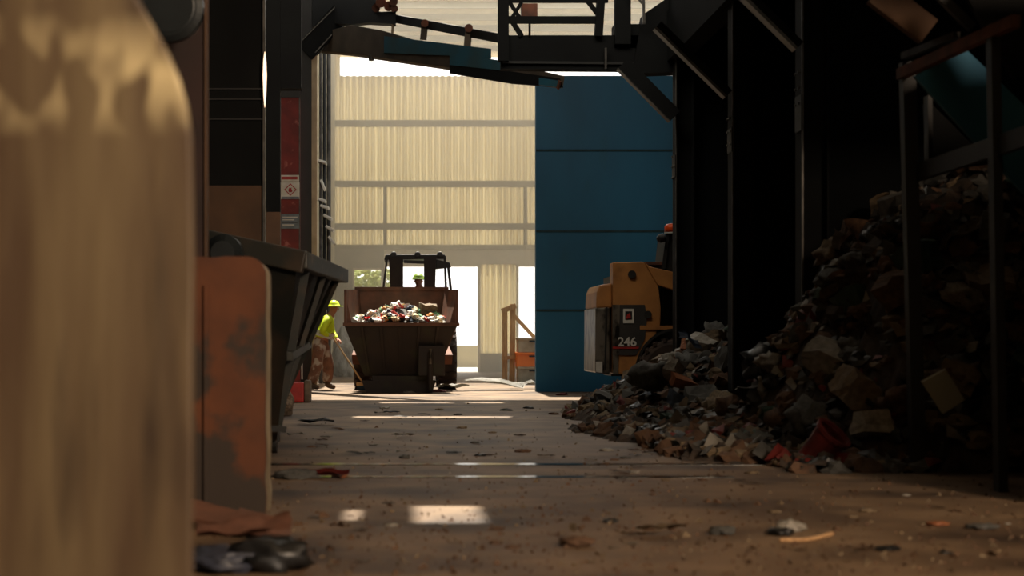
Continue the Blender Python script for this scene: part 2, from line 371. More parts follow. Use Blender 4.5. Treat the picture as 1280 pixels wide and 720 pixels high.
bm = MB(); bm.prism([P(*q, Y) for q in ((768, 30), (845, 30), (845, 60), (768, 60))], (0, .3, 0)); bm.prism([P(*q, Y-.08) for q in ((804, 18), (845, -10), (850, 90), (790, 92))], (0, .3, 0)); bm.build('junction_plate', M['black'], t)
pb(MB(), (757, 60), (757, 86), .03, Y=Y-.06, d=.05).build('drain_spout', M['edge'], t)
bm = MB(); pb(bm, (804, -12), (805, 30), .035, Y=Y-.2, d=.05); pb(bm, (787, -14), (803, 4), .03, Y=Y-.2, d=.04); bm.build('conduit', M['edge'], t)

# ================================================================== CONVEYOR across the aisle
t = thing('belt_conveyor', 'sloping overhead belt conveyor with blue side and dark belly across the aisle', 'conveyor', P(550, 80, 24.2))
Yc = 24.2
def PC(x, y, d=0): return P(x, y, (-1.937+.4815*33.4)/((x-500)/F+.4815)+d)
def pc(pts, d, th): return MB().prism([PC(*q, d) for q in pts], (0, th, 0))
pc(((384, 62), (402, 40), (440, 31), (478, 38), (562, 62), (706, 95), (704, 107), (640, 100), (560, 84), (440, 67)), 0, .3).build('belly_pan', M['brownbelt'], t, bevel=.01)
pc(((480, 45), (614, 61), (614, 73), (560, 69), (480, 66)), -.06, .05).build('side_panel', M['conveyorblue'], t)
pc(((562, 66), (628, 76), (628, 88), (562, 81)), -.12, .05).build('side_panel', M['conveyorblue'], t)
pc(((562, 80), (630, 88), (700, 98), (704, 109), (640, 104), (562, 91)), -.1, .08).build('lower_skirt', M['black'], t)
pc(((674, 97), (700, 101), (698, 109), (674, 106)), -.14, .04).build('end_plate', M['conveyorblue'], t)
MB().bar(PC(700, 101, -.15), PC(697, 111, -.15), .03, .05).build('end_bracket', M['rust'], t)
bm = MB(); bm.bar(PC(466, 18, .3), PC(630, 49, .3), .07, .15, up=(0, 0, 1)); bm.build('upper_rail', M['dark'], t)
for q, (x, y0, y1) in enumerate(((493, 12, 47), (531, 30, 50), (586, 36, 58))):
    ib = MB().bar(PC(x, y0, .2), PC(x-(2 if q else 3), y1, .2), .08, .05 if q == 0 else .12, up=(0, 1, .001)).build('idler_bracket', M['tanedge'] if q == 0 else M['brownbelt'], t)
    MB().cyl(PC(x, y0-1, .1), PC(x, y0-1, .7), .07).build('roller', M['rust'], ib)
bm = MB()
for i, (x, y, r) in enumerate(((476, 3, .10), (486, 8, .09), (470, 10, .08), (492, 2, .08))): bm.cyl(PC(x, y), PC(x, y, .5), r)
bm.build('drive_rollers', M['rust'], t)
pc(((384, -40), (470, -40), (470, 15), (495, 14), (495, 30), (462, 28), (440, 30), (414, 29), (392, 50)), .1, .25).build('drive_housing', M['dark'], t)
MB().cyl(PC(464, 68, .05), PC(464, 76, .05), .05).build('grease_nipple', M['edge'], t)

# ================================================================== LEFT FRAME
Y = 32.4
t = thing('left_column', 'dark steel column with tan lit edge left of the aisle, beside the red panels', 'column', P(384, 506, Y))
bm = MB(); bm.box((P(375, 0, Y).x, Y-.15, 0), (P(390, 0, Y).x, Y+.15, 9.5)); bm.build('shaft', M['dark'], t)
bm = MB(); bm.box((P(390, 0, Y).x, Y-.12, 0), (P(396.5, 0, Y).x, Y+.1, P(0, 66, Y).z)); bm.build('lit_flange', M['tanedge'], t)  # lit side of the column, its light put into the tan colour
br = MB().bar(P(381, 66, Y-.1), P(446, -4, Y-.1), .2, .42, up=(0, 1, .001)).build('knee_brace', M['black'], t)
MB().bar(P(394, 66, Y-.2), P(415, 43, Y-.2), .03, .02, up=(0, 1, .001)).build('lit_edge', M['edge'], br)  # pale strip painting a line of light on the brace
MB().bar(P(378, 50, Y-.2), P(420, 8, Y-.2), .03, .02, up=(0, 1, .001)).build('lit_edge', M['edge'], br)
t = thing('warning_board', 'faded red upright board carrying warning signs between two dark left posts', 'panel', P(362, 485, 32.1))
Yr = 32.0
bm = MB(); bm.box((P(350, 0, Yr).x, Yr, 0), (P(375, 0, Yr).x, Yr+.08, P(0, 112, Yr).z)); bm.build('sheet', M['redpanel'], t)
for x in (350.6, 374.4): MB().box((P(x-.7, 0, Yr).x, Yr-.02, .4), (P(x+.7, 0, Yr).x, Yr, P(0, 114, Yr).z)).build('edge_strip', M['edge'], t)
MB().box((P(350, 0, Yr).x, Yr-.03, P(0, 122, Yr).z), (P(375, 0, Yr).x, Yr+.08, P(0, 112, Yr).z)).build('cap_bracket', M['dark'], t)
def sign(x0, y0, x1, y1, m, label, extra=None):
    s_ = MB().box((P(x0, 0, Yr).x, Yr-.03, P(0, y1, Yr).z), (P(x1, 0, Yr).x, Yr-.022, P(0, y0, Yr).z)).build('warning_sign', m)
    tag(s_, label, 'sign')
    if extra: extra(s_)
    return s_
def q4(bm, x0, y0, x1, y1, d=.034): bm.box((P(x0, 0, Yr).x, Yr-d, P(0, y1, Yr).z), (P(x1, 0, Yr).x, Yr-.03, P(0, y0, Yr).z)); return bm
sign(351.5, 219, 374, 227, M['white'], 'narrow white sign with red band, topmost on the red panel', lambda s_: q4(MB(), 352, 221, 372, 224.5).build('red_band', M['red'], s_))
def haz(s_):
    bm = MB(); c = P(363, 237, Yr-.034); r, r2 = .125, .10
    o = [(c.x, c.y, c.z+r), (c.x+r, c.y, c.z), (c.x, c.y, c.z-r), (c.x-r, c.y, c.z)]; i = [(c.x, c.y, c.z+r2), (c.x+r2, c.y, c.z), (c.x, c.y, c.z-r2), (c.x-r2, c.y, c.z)]
    bm.poly(o+i, [(k, (k+1) % 4, 4+(k+1) % 4, 4+k) for k in range(4)]); bm.build('red_diamond', M['red'], s_)
    bm = MB(); f = [(a*1.5, b*1.5) for a, b in ((-.02, -.035), (.02, -.035), (.026, -.01), (.012, .01), (.02, .03), (-.004, .02), (-.002, .04), (-.022, .012), (-.028, -.01))]
    bm.poly([(c.x+a, c.y, c.z+b) for a, b in f], [tuple(range(len(f)))]); bm.build('flame_symbol', M['red'], s_)
    q4(MB(), 352, 246, 374, 249).build('grey_band', M['signgrey'], s_)
sign(351, 228, 374.5, 249, M['white'], 'white hazard sign with red flame diamond on the red panel', haz)
def txt(s_):
    for k in range(4): q4(MB(), 353, 271+3.2*k, 372-(k % 2)*4, 272.3+3.2*k).build('text_line', M['white'] if k != 2 else M['machineblack'], s_)
sign(351.5, 268, 374, 286, M['signgrey'], 'grey blue notice with lines of text low on the red panel', txt)
# dark sheets of the left wall, in bays
t = thing('wall_panel', 'wide dark sheet with brown lower half behind the green skip', 'panel', (-1.85, 18, 0))
MB().box((-2.3, 18, 0), (P(329, 0, 18).x, 18.08, P(0, 232, 18).z)).build('lower_plate', M['brownplate'], t)
MB().box((-2.3, 18.01, P(0, 232, 18).z), (P(329, 0, 18).x, 18.07, 5.2)).build('upper_sheet', M['black'], t)
for py in (112, 125, 150): MB().box((-2.3, 17.98, P(0, py, 18).z), (P(328, 0, 18).x, 18.01, P(0, py-1.5, 18).z)).build('rib', M['dark'], t)
MB().box((P(329, 0, 18).x, 17.95, 0), (P(332, 0, 18).x, 18.05, 5.2)).build('edge_strip', M['edge'], t)
t = thing('edge_glint', 'slim upright glowing sliver added for the glint on the edge of the dark left panel', 'lamp', P(331, 135, 17.9))
MB().lathe(P(331, 134, 17.9), (0, 0, 1), [(0, .003), (.12, .014), (.35, .022), (.52, .016), (.62, .003)], 10).build('glint', emit('edge_glint_glow', (255, 214, 176), 2.0), t)  # glowing sliver added for a glint on the steel edge, no lamp
MB().box((P(328.5, 0, 17.95).x, 17.93, P(0, 128, 17.95).z), (P(331, 0, 17.95).x, 17.96, P(0, 72, 17.95).z)).build('housing', M['dark'], t)  # dark backing added behind the glowing sliver
t = thing('wall_post', 'dark broad post with brown foot between edge glint and red panel', 'post', (-1.73, 21.8, 0))
MB().box((P(332, 0, 21.8).x-.2, 21.8, 0), (P(350, 0, 21.8).x, 21.95, P(0, 265, 21.8).z)).build('lower_plate', M['brownplate'], t)
MB().box((P(332, 0, 21.8).x-.2, 21.81, P(0, 265, 21.8).z), (P(350, 0, 21.8).x, 21.94, 6.4)).build('upper_sheet', M['black'], t)
t = thing('overhead_cover', 'dark cladding above the red panel and left posts', 'panel', P(362, 60, 22))
MB().box((P(349, 0, 22).x, 21.9, P(0, 112, 22).z), (P(377, 0, 22).x, 22.1, 6.4)).build('cover_sheet', M['black'], t)
# near maroon upright with floodlight
t = thing('maroon_upright', 'dark maroon steel upright with pale edge behind the big tan panel', 'column', (-1.4, 10, 0))
MB().box((-1.75, 10, 0), (P(256, 0, 10).x, 10.2, 3.6)).build('shaft', M['maroon'], t)
MB().box((P(256, 0, 10).x, 9.98, 0), (P(258.5, 0, 10).x, 10.1, 3.6)).build('pale_edge', M['brownplate'], t)
t = thing('floodlight', 'round dark grey floodlight high up, half hidden behind the tan panel', 'lamp', P(212, 8, 9.6))
c = P(210, 8, 9.5)
MB().lathe(c, (0, 1, 0), [(0, .17), (.02, .205), (.06, .21), (.16, .19), (.3, .10), (.34, .05)], 32).build('housing', M['duct'], t, smooth=False)
MB().lathe(c+Vector((0, -.005, 0)), (0, 1, 0), [(0, .15), (.01, .17)], 32).build('lens', M['duct'], t)
MB().bar(c+Vector((0, .3, 0)), (c.x, 10.02, c.z), .05).build('bracket', M['dark'], t)

# pipes and clamps at the left of the far end
for k, (px, Yp, r, lab) in enumerate(((401, 35.6, .035, 'dark slim pipe next to the tan column edge, leftmost of three pipes'), (405.5, 35.9, .04, 'middle one of three upright pipes left of the end wall'), (411, 36.1, .05, 'thickest, rightmost of three upright pipes left of the end wall'))):
    x = P(px, 0, Yp).x
    p_ = pp = MB().cyl((x, Yp, 0), (x, Yp, 9.4), r, n=12).build('service_pipe', M['edge'] if k != 1 else M['dark']); tag(p_, lab, 'pipe', 'upright service pipes by the left partition')
for k, (px, py, dx, dz, nm) in enumerate(((404, 203, .13, .05, 'topmost'), (405, 232, .06, .22, 'second from the top'), (404, 251, .12, .05, 'third from the top'), (407, 259, .13, .05, 'fourth from the top'), (411, 272, .13, .1, 'third from the bottom'), (413.5, 286, .12, .1, 'second from the bottom'), (416, 301, .1, .17, 'lowest'))):
    p0 = P(px-1, py, 35.75); MB().bar(p0+Vector((-dx*.7, 0, dz/2)), p0+Vector((dx*.7, 0, -dz/2)), .5, .055, up=(0, 1, .01)).build('pipe_clamp', M['white'], pp, bevel=.008)

# shrub beyond the small window
bm = MB(); 
for i in range(420):
    c = Vector((-1.6+R.random()*1.5, 50.3+R.random()*.8, 1.9+R.random()*1.25)); bm.ico(c, .06+R.random()*.05, 1, (1, .5, .8), .6, i)
t = thing('shrub', 'yellow green shrub seen through the small opening in the end wall', 'shrub', (-.9, 50.7, 0))
bm.build('foliage', M['leaf'], t); MB().cyl((-.9, 50.7, 0), (-.85, 50.7, 2.3), .05, .03, 8).build('stem', M['wood'], t)
bm = MB(); bm.box((-3, 56, -.01), (8, 56.4, .75)); struct('wall_outside', bm, M['conc'])

# ================================================================== LOADER
t = thing('wheel_loader', 'dark wheel loader facing the camera with a waste-filled brown bucket', 'loader', (0, 31, 0))
Yf, Yk, Yl = 29.3, 30.5, 30.0
bk = MB()
A = [P(430, 362, Yf), P(430.5, 404, Yf), P(573, 362, Yf), P(571, 404, Yf)]
kz = P(0, 362, Yk).z; bl = P(446, 0, Yk).x; brx = P(558, 0, Yk).x
# outer shell: floor, back, two side plates, front apron, all with thickness
zb = .30; xl, xr = P(456, 0, 29.8).x, P(545, 0, 29.8).x
bk.mi = 0
bk.prism([(bl, Yk, kz), (brx, Yk, kz), (xr, Yk, zb), (xl, Yk, zb)], (0, .05, 0))                       # back plate
for s_, xf, xb, xw in ((1, A[0].x, bl, xl), (-1, A[2].x, brx, xr)):                                     # side plates
    pts = [(xf, Yf, A[0].z), (xb, Yk, kz), (xw, Yk, zb), (xw, 29.7, zb), (xf, Yf, A[1].z)]
    bk.prism(pts, (.045*s_, 0, 0))
bk.box((A[0].x-.02, Yf-.03, A[1].z-.05), (A[2].x+.02, Yf+.03, A[1].z+.01))                              # lip
bk.box((bl-.04, Yk-.03, kz-.02), (brx+.04, Yk+.08, kz+.05))                                             # back rim
bko = bk.build('bucket', M['bucket'], t)
bm = MB(); bm.prism([(A[0].x, Yf, A[1].z-.03), (A[3].x, Yf, A[1].z-.03), (xr, 29.7, zb), (xl, 29.7, zb)], (0, .05, .0)); bm.prism([(xl, 29.7, zb), (xr, 29.7, zb), (xr, Yk, zb), (xl, Yk, zb)], (0, 0, .04)); bm.build('front_apron', M['bucketdark'], bko)
for x in (-.7, -.35, 0, .35, .7):
    a = Vector((x, Yf-.012, A[1].z-.06)); b = Vector((x*.82, 29.68, zb+.05)); MB().bar(a, b, .05, .02).build('stiffener_rib', M['bucketdark'], bko)
MB().prism([P(452, 476, 29.5), P(545, 476, 29.5), P(540, 491.2, 29.5), P(458, 491.2, 29.5)], (0, .5, 0)).build('scraper_edge', M['bucketdark'], bko)
MB().prism([P(466, 470, 29.55), P(540, 470, 29.55), P(540, 478, 29.55), P(466, 478, 29.55)], (0, .4, 0)).build('hinge_block', M['bucketdark'], bko)
bm = MB(); bm.box((P(523, 0, 29.3).x, 29.32, P(0, 470, 29.3).z), (P(556, 0, 29.3).x, 29.7, P(0, 432, 29.3).z)); bm.build('tilt_bracket', M['bucketdark'], t, bevel=.02)
MB().cyl(P(538, 488, 29.25), P(538, 440, 29.25), .05).build('hydraulic_cylinder', M['bucketdark'], t)
MB().cyl(P(538, 455, 29.2), P(538, 436, 29.2), .028).build('piston_rod', M['silver'], t)
for x in (P(566, 0, 29.9).x, P(440, 0, 29.9).x):
    MB().bar((x*.93, 30.2, .6), (x*.62, 32.0, 1.45), .14, .2).build('lift_arm', M['rust'], t)
MB().box((-.62, 31.4, .55), (.66, 33.6, 1.5)).build('chassis', M['bucketdark'], t, bevel=.04)
def wheel(c, r, wd, ax=(1, 0, 0), parent=None, hub=M['rust'], tread=True):
    c = Vector(c); a = Vector(ax).normalized(); bm = MB()
    bm.lathe(c-a*wd/2, a, [(0, r*.5), (0, r*.86), (wd*.12, r*.96), (wd*.25, r), (wd*.75, r), (wd*.88, r*.96), (wd, r*.86), (wd, r*.5)], 32)
    if tread:
        x = a.orthogonal().normalized(); y = a.cross(x)
        for i in range(20):
            th = 2*PI*i/20; d = x*math.cos(th)+y*math.sin(th)
            for s_ in (-1, 1): bm.bar(c+d*r-a*s_*wd*.05, c+d*r*1.0-a*s_*wd*.46+d.cross(a)*.05, .045, .05, up=d)
    o = bm.build('wheel', M['tyre'], parent)
    MB().lathe(c-a*wd*.42, a, [(0, r*.12), (0, r*.46), (wd*.05, r*.5), (wd*.8, r*.5), (wd*.84, r*.46), (wd*.84, r*.12)], 24).build('hub', hub, o)
    return o
for x, y in ((.93, 31.6), (-.72, 31.6), (.93, 33.5), (-.72, 33.5)): wheel((x, y, .58), .58, .36, parent=t)
Yp = 31.6
cab = MB()
cab.prism([P(*q, Yp) for q in ((482, 318), (556, 318), (558, 323), (480, 325))], (0, 1.1, 0)); cab.build('cab_roof', M['machineblack'], t, bevel=.02)
MB().prism([P(*q, Yp-.05) for q in ((486, 321), (504, 321), (504, 366), (488, 366))], (0, .12, 0)).build('mast_pillar', M['bucketdark'], t)
MB().prism([P(*q, Yp-.05) for q in ((530, 321), (545, 321), (544, 366), (530, 366))], (0, .12, 0)).build('mast_pillar', M['bucketdark'], t)
for a, b, w_ in (((484, 322), (478.5, 366), .04), ((556, 320), (557.5, 366), .045), ((560, 331), (564, 366), .05), ((505, 327), (531, 328), .06)):
    MB().bar(P(*a, Yp), P(*b, Yp), .05, w_, up=(0, 1, .001)).build('cab_post', M['machineblack'], t)
MB().prism([P(*q, Yp) for q in ((545, 324), (562, 328), (564, 334), (545, 336))], (0, .3, 0)).build('work_lamp_bracket', M['machineblack'], t, bevel=.01)
for px in (492, 522, 550): MB().lathe(P(px, 318, Yp-.06), (0, 1, 0), [(0, .05), (.02, .06), (.1, .045)], 14).build('work_lamp', M['machineblack'], t)
MB().box((-.45, 32.0, 1.2), (.62, 32.6, 1.55)).build('dashboard', M['machineblack'], t, bevel=.03)
MB().box((.15, 32.95, 1.2), (.62, 33.1, 1.95)).build('seat_back', M['machineblack'], t, bevel=.03)
MB().box((.15, 32.6, 1.15), (.62, 33.1, 1.28)).build('seat', M['machineblack'], t, bevel=.03)
MB().prism([P(*q, 33.7) for q in ((485, 372), (560, 372), (560, 440), (485, 440))], (0, .5, 0)).build('counterweight', M['bucketdark'], t, bevel=.04)

# ================================================================== PEOPLE
def helmet(c, r, m, parent, fwd):
    bm = MB(); c = Vector(c); f = Vector(fwd).normalized()
    bm.lathe(c, (0, 0, 1), [(0, r*1.12), (.012, r*1.12), (.014, r), (r*.45, r*.93), (r*.8, r*.68), (r*1.0, r*.3), (r*1.04, .01)], 24)
    s_ = Vector((-f.y, f.x, 0)); bm.prism([c+s_*r*.7, c-s_*r*.7, c-s_*r*.45+f*r*1.5, c+s_*r*.45+f*r*1.5], (0, 0, .014))
    o = bm.build('helmet', m, parent, smooth=True); return o
def person(kind, base, fwd, joints, label, mats):
    t = thing('person', label, 'person', base); J = {k: Vector(v) for k, v in joints.items()}
    f = Vector(fwd).normalized(); side = Vector((-f.y, f.x, 0))
    hd = J['head']
    ch = [[(J['pelvis'], .13), (J['waist'], .115), (J['chest'], .135), (J['neck0'], .075), (J['neck'], .052), (hd-Vector((0, 0, .045)), .078), (hd+Vector((0, 0, .05)), .09), (hd+Vector((0, 0, .095)), .06)]]
    for s_ in ('l', 'r'):
        ch.append([(J['neck0'], .075), (J['sh_'+s_], .062), (J['el_'+s_], .042), (J['wr_'+s_], .028), (J['hand_'+s_], .032)])
        ch.append([(J['pelvis'], .13), (J['hip_'+s_], .095), (J['kn_'+s_], .062), (J['an_'+s_], .042), (J['toe_'+s_], .04)])
        h = J['hand_'+s_]; d = (h-J['wr_'+s_]).normalized(); u = J.get('pole', Vector((0, 0, 1))).normalized(); sd_ = d.cross(u).normalized()
        for i, L_ in enumerate((.034, .04, .038, .03)):
            b = h + u*(.024-.016*i) + d*.03; p1 = b+d*L_*.9+sd_*.006; p2 = p1+d*L_*.3+sd_*.032; ch.append([(h, .032), (b, .011), (p1, .0095), (p2, .008)])
        tb = h+u*.03+sd_*.02; ch.append([(h, .032), (tb, .012), (tb+sd_*.03+d*.02, .0095)])
    body = skinned('body', ch, M['skin'], t, 2)
    bm = MB(); bm.ico(hd+f*.092-Vector((0, 0, .012)), .018, 2, (1, .8, 1.4)); bm.ico(hd+side*.082, .022, 2, (.8, .5, 1.3)); bm.ico(hd-side*.082, .022, 2, (.8, .5, 1.3)); bm.build('nose_and_ears', M['skin'], t, smooth=True)
    bm = MB(); 
    for s_ in (-1, 1): bm.ico(hd+f*.085+side*.032*s_+Vector((0, 0, .015)), .009, 1)
    bm.ico(hd+f*.082-Vector((0, 0, .05)), .013, 1, (.8, 1.6, .35)); bm.build('eyes_and_mouth', M['maroon'], t)
    helmet(hd+Vector((0, 0, .035)), .122, mats['helmet'], t, f)
    up = [[(J['waist']-Vector((0, 0, .05)), .155), (J['waist'], .15), (J['chest'], .185), (J['neck0'], .10), (J['neck0']+Vector((0, 0, .04)), .075)]]
    for s_ in ('l', 'r'): up.append([(J['neck0'], .10), (J['sh_'+s_], .088), (J['el_'+s_], .066), (J['wr_'+s_], .05)])
    jk = skinned('jacket', up, mats['jacket'], t, 2)
    for z in mats.get('bands', ()):
        c = J['waist'].lerp(J['chest'], z); rr = .185+.015*z; MB().lathe(c-Vector((0, 0, .025)), (J['chest']-J['waist']), [(0, rr), (.05, rr+.004)], 24).build('reflective_band', mats['band'], jk)
    lo = [[(J['waist'], .13), (J['pelvis'], .165)]]
    for s_ in ('l', 'r'): lo.append([(J['pelvis'], .165), (J['hip_'+s_], .13), (J['kn_'+s_], .115), (J['an_'+s_]+Vector((0, 0, .03)), .105)])
    skinned('trousers', lo, M['trousers'], t, 2)
    for s_ in ('l', 'r'):
        a = J['an_'+s_]; b = J['toe_'+s_]; skinned('boot', [[(a+Vector((0, 0, .09)), .062), (a-Vector((0, 0, .01)), .062), (a.lerp(b, .6), .055), (b, .045)]], M['boots'], t, 2)
    return t
bx, by = -1.52, 31.0
def j(dx, dz, dy=0): return (bx+dx, by+dy, dz)
person('sweeper', (bx, by, 0), (1, 0, 0), dict(
    pelvis=j(-.02, .88), waist=j(.02, 1.04), chest=j(.10, 1.27), neck0=j(.15, 1.42), neck=j(.19, 1.49), head=j(.235, 1.58),
    sh_l=j(.14, 1.36, .2), el_l=j(.20, 1.10, .26), wr_l=j(.30, .98, .10), hand_l=j(.345, .955, .03),
    sh_r=j(.12, 1.36, -.2), el_r=j(.02, 1.13, -.28), wr_r=j(.14, 1.05, -.10), hand_r=j(.19, 1.06, -.03),
    hip_l=j(.04, .82, .11), kn_l=j(.13, .46, .14), an_l=j(.10, .09, .15), toe_l=j(.27, .045, .16),
    hip_r=j(-.06, .82, -.11), kn_r=j(-.08, .46, -.14), an_r=j(-.20, .09, -.15), toe_r=j(-.03, .045, -.17), pole=(-.5, 0, .7)),
    'person in yellow helmet and hi-vis jacket sweeping with a broom beside the loader',
    dict(helmet=M['helmet'], jacket=M['hivis'], bands=(.05, .3), band=M['reflect']))
t = thing('broom', 'long wooden broom held slanting down by the person in hi-vis jacket', 'broom', (-.9, 31, 0))
MB().cyl((bx+.13, by, 1.16), (bx+.80, by-.02, .14), .016, n=10).build('handle', M['broom'], t)
MB().box((bx+.68, by-.25, .09), (bx+.93, by+.2, .15)).build('head', M['broom'], t, bevel=.01)
MB().box((bx+.69, by-.24, 0), (bx+.92, by+.19, .09)).build('bristles', M['bristle'], t)
dx0, dy0 = .40, 32.75
def k_(dx, dz, dy=0): return (dx0+dx, dy0+dy, dz+.05)
person('driver', (dx0, dy0, 1.25), (-.5, -1, 0), dict(
    pelvis=k_(0, 1.40), waist=k_(0, 1.56), chest=k_(-.01, 1.80), neck0=k_(-.01, 1.95), neck=k_(-.01, 2.03), head=k_(-.02, 2.12),
    sh_l=k_(.2, 1.88), el_l=k_(.25, 1.62, -.15), wr_l=k_(.1, 1.62, -.38), hand_l=k_(.06, 1.63, -.45),
    sh_r=k_(-.2, 1.88), el_r=k_(-.26, 1.62, -.15), wr_r=k_(-.12, 1.62, -.38), hand_r=k_(-.1, 1.63, -.45),
    hip_l=k_(.1, 1.38), kn_l=k_(.13, 1.42, -.42), an_l=k_(.13, 1.05, -.55), toe_l=k_(.13, 1.0, -.7),
    hip_r=k_(-.1, 1.38), kn_r=k_(-.13, 1.42, -.42), an_r=k_(-.13, 1.05, -.55), toe_r=k_(-.13, 1.0, -.7)),
    'person in green helmet seated in the cab of the loader',
    dict(helmet=M['helmetgreen'], jacket=M['navy']))

# ================================================================== SKID STEER
t = thing('skid_steer', 'yellow and black skid steer machine seen from its side before the blue wall', 'skid steer', P(800, 508, 24))
Ys = 23.6
def pr(pts, y0=0.0, d=.1): return MB().prism([P(*q, Ys+y0) for q in pts], (0, d, 0))
pr([(766, 328), (803, 327), (814, 334), (823, 356), (826, 385), (825, 408), (816, 424), (804, 440), (797, 455), (794, 468), (767, 468)], 0, .35).build('side_tower', M['yellow'], t, bevel=.015)
pr([(766, 328), (803, 327), (814, 334), (823, 356), (826, 385), (825, 408), (816, 424), (804, 440), (797, 455), (794, 468), (767, 468)], 1.3, .35).build('side_tower', M['yellow'], t, bevel=.015)
pr([(764, 345), (764, 470), (846, 470), (846, 345)], .36, .9).build('engine_body', M['machineblack'], t)
pr([(746, 365), (750, 356), (765, 354), (765, 385), (745, 385)], .1, 1.4).build('rear_hood', M['yellow'], t, bevel=.03)
rd = pr([(744.5, 385), (762, 384), (762, 468), (744, 466)], .08, 1.45).build('rear_door', M['silver'], t, bevel=.02)
for k in range(4): pr([(743.5, 392+k*9), (745, 392+k*9), (745, 397+k*9), (743.5, 397+k*9)], .2, 1.2).build('grille_slat', M['machineblack'], rd)
pr([(757, 384), (759.5, 384), (757.5, 462), (755.5, 462)], .06, .03).build('door_gap', M['machineblack'], rd)
pr([(745, 452), (753, 452), (753, 466), (745, 465)], .05, .06).build('tail_lamp', M['white'], rd)
pr([(765.5, 381), (806, 381), (809, 396), (806, 424), (800, 436), (795, 444), (765.5, 444)], -.012, .01).build('decal_panel', M['decal'], t)
pr([(766, 381), (775, 381), (773, 468), (766, 468)], -.016, .012).build('worn_corner', M['silver'], t)
pr([(766, 433.4), (799, 433.4), (798, 436), (766, 436)], -.02, .006).build('red_stripe', M['red'], t)
bd = pr([(779, 386), (792.5, 386), (792.5, 404), (779, 404)], -.022, .008).build('badge', M['white'], t)
pr([(781.5, 389), (790, 389), (790, 399.5), (781.5, 399.5)], -.026, .003).build('badge_field', M['machineblack'], bd)
pr([(784, 393), (787.5, 391), (788.5, 398), (782.5, 398.5)], -.03, .003).build('badge_mark', M['red'], bd)
tcu = bpy.data.curves.new('number_246', 'FONT'); tcu.body = '246'; tcu.size = .185; tcu.extrude = .002; tcu.align_x = 'CENTER'; tcu.offset = .004
to = bpy.data.objects.new('number_lettering', tcu); C.objects.link(to); tcu.materials.append(M['white']); to.rotation_euler = (PI/2, 0, 0)
to.parent = t; to.location = P(784, 432.5, Ys-.025)-world_loc(t); dg = bpy.context.evaluated_depsgraph_get(); nm_ = bpy.data.meshes.new_from_object(to.evaluated_get(dg)); tl = bpy.data.objects.new('number', nm_); C.objects.link(tl); tl.parent = t; tl.location = to.location; tl.rotation_euler = to.rotation_euler; tl['label'] = 'pale number 246'; bpy.data.objects.remove(to)
for x, y, r in ((790, 343, .06), (810, 393, .055)): MB().cyl(P(x, y, Ys-.03), P(x, y, Ys+.02), r, n=14).build('pivot_pin', M['machineblack'], t)
pr([(806, 328), (812, 333), (846, 341), (860, 346), (860, 368), (846, 364), (822, 356)], -.03, .2).build('lift_arm', M['yellow'], t, bevel=.012)
pr([(806, 328), (812, 333), (846, 341), (860, 346), (860, 368), (846, 364), (822, 356)], 1.5, .2).build('lift_arm', M['yellow'], t, bevel=.012)
pr([(800, 407), (800, 412), (860, 412), (860, 407)], -.02, .08).build('running_board', M['yellow'], t)
pr([(835, 292), (846, 290), (900, 290), (900, 400), (828, 400), (826, 360), (830, 335)], .3, .95).build('cab', M['machineblack'], t, bevel=.03)
pr([(833, 292), (837, 292), (832, 336), (827, 336)], .25, .05).build('cab_post', M['dark'], t)
pr([(806, 327), (830, 327), (830, 331), (806, 331)], .3, .9).build('rear_cowl', M['rust'], t)
bc = MB().lathe(P(839.5, 292, Ys+.3), (0, 0, 1), [(0, .11), (.02, .11), (.02, .09)], 20).build('beacon_base', M['white'], t)
MB().lathe(P(839.5, 291, Ys+.3), (0, 0, 1), [(0.01, .11), (.09, .105), (.13, .08), (.14, .02)], 20).build('beacon', M['orange'], t, smooth=True)
MB().lathe(P(826, 298, Ys+.2), (.9, 0, .2), [(-.06, .03), (-.02, .065), (.05, .065), (.07, .03)], 16).build('rear_work_lamp', M['machineblack'], t)
MB().bar(P(829, 298, Ys+.25), P(836, 297, Ys+.35), .03).build('lamp_arm', M['machineblack'], t)
for x in (838, 925):
    for dy in (-.1, 1.5): wheel((P(x, 0, Ys).x, Ys+dy, .49), .49, .28, (0, 1, 0), t)
arc = [P(846+math.cos(a)*52, 466-math.sin(a)*56, Ys-.04) for a in [PI*i/14 for i in range(7, 15)]]; arc2 = [P(846+math.cos(a)*49, 466-math.sin(a)*52.5, Ys-.04) for a in [PI*i/14 for i in range(14, 6, -1)]]
MB().prism(arc+arc2, (0, .3, 0)).build('wheel_arch', M['machineblack'], t)

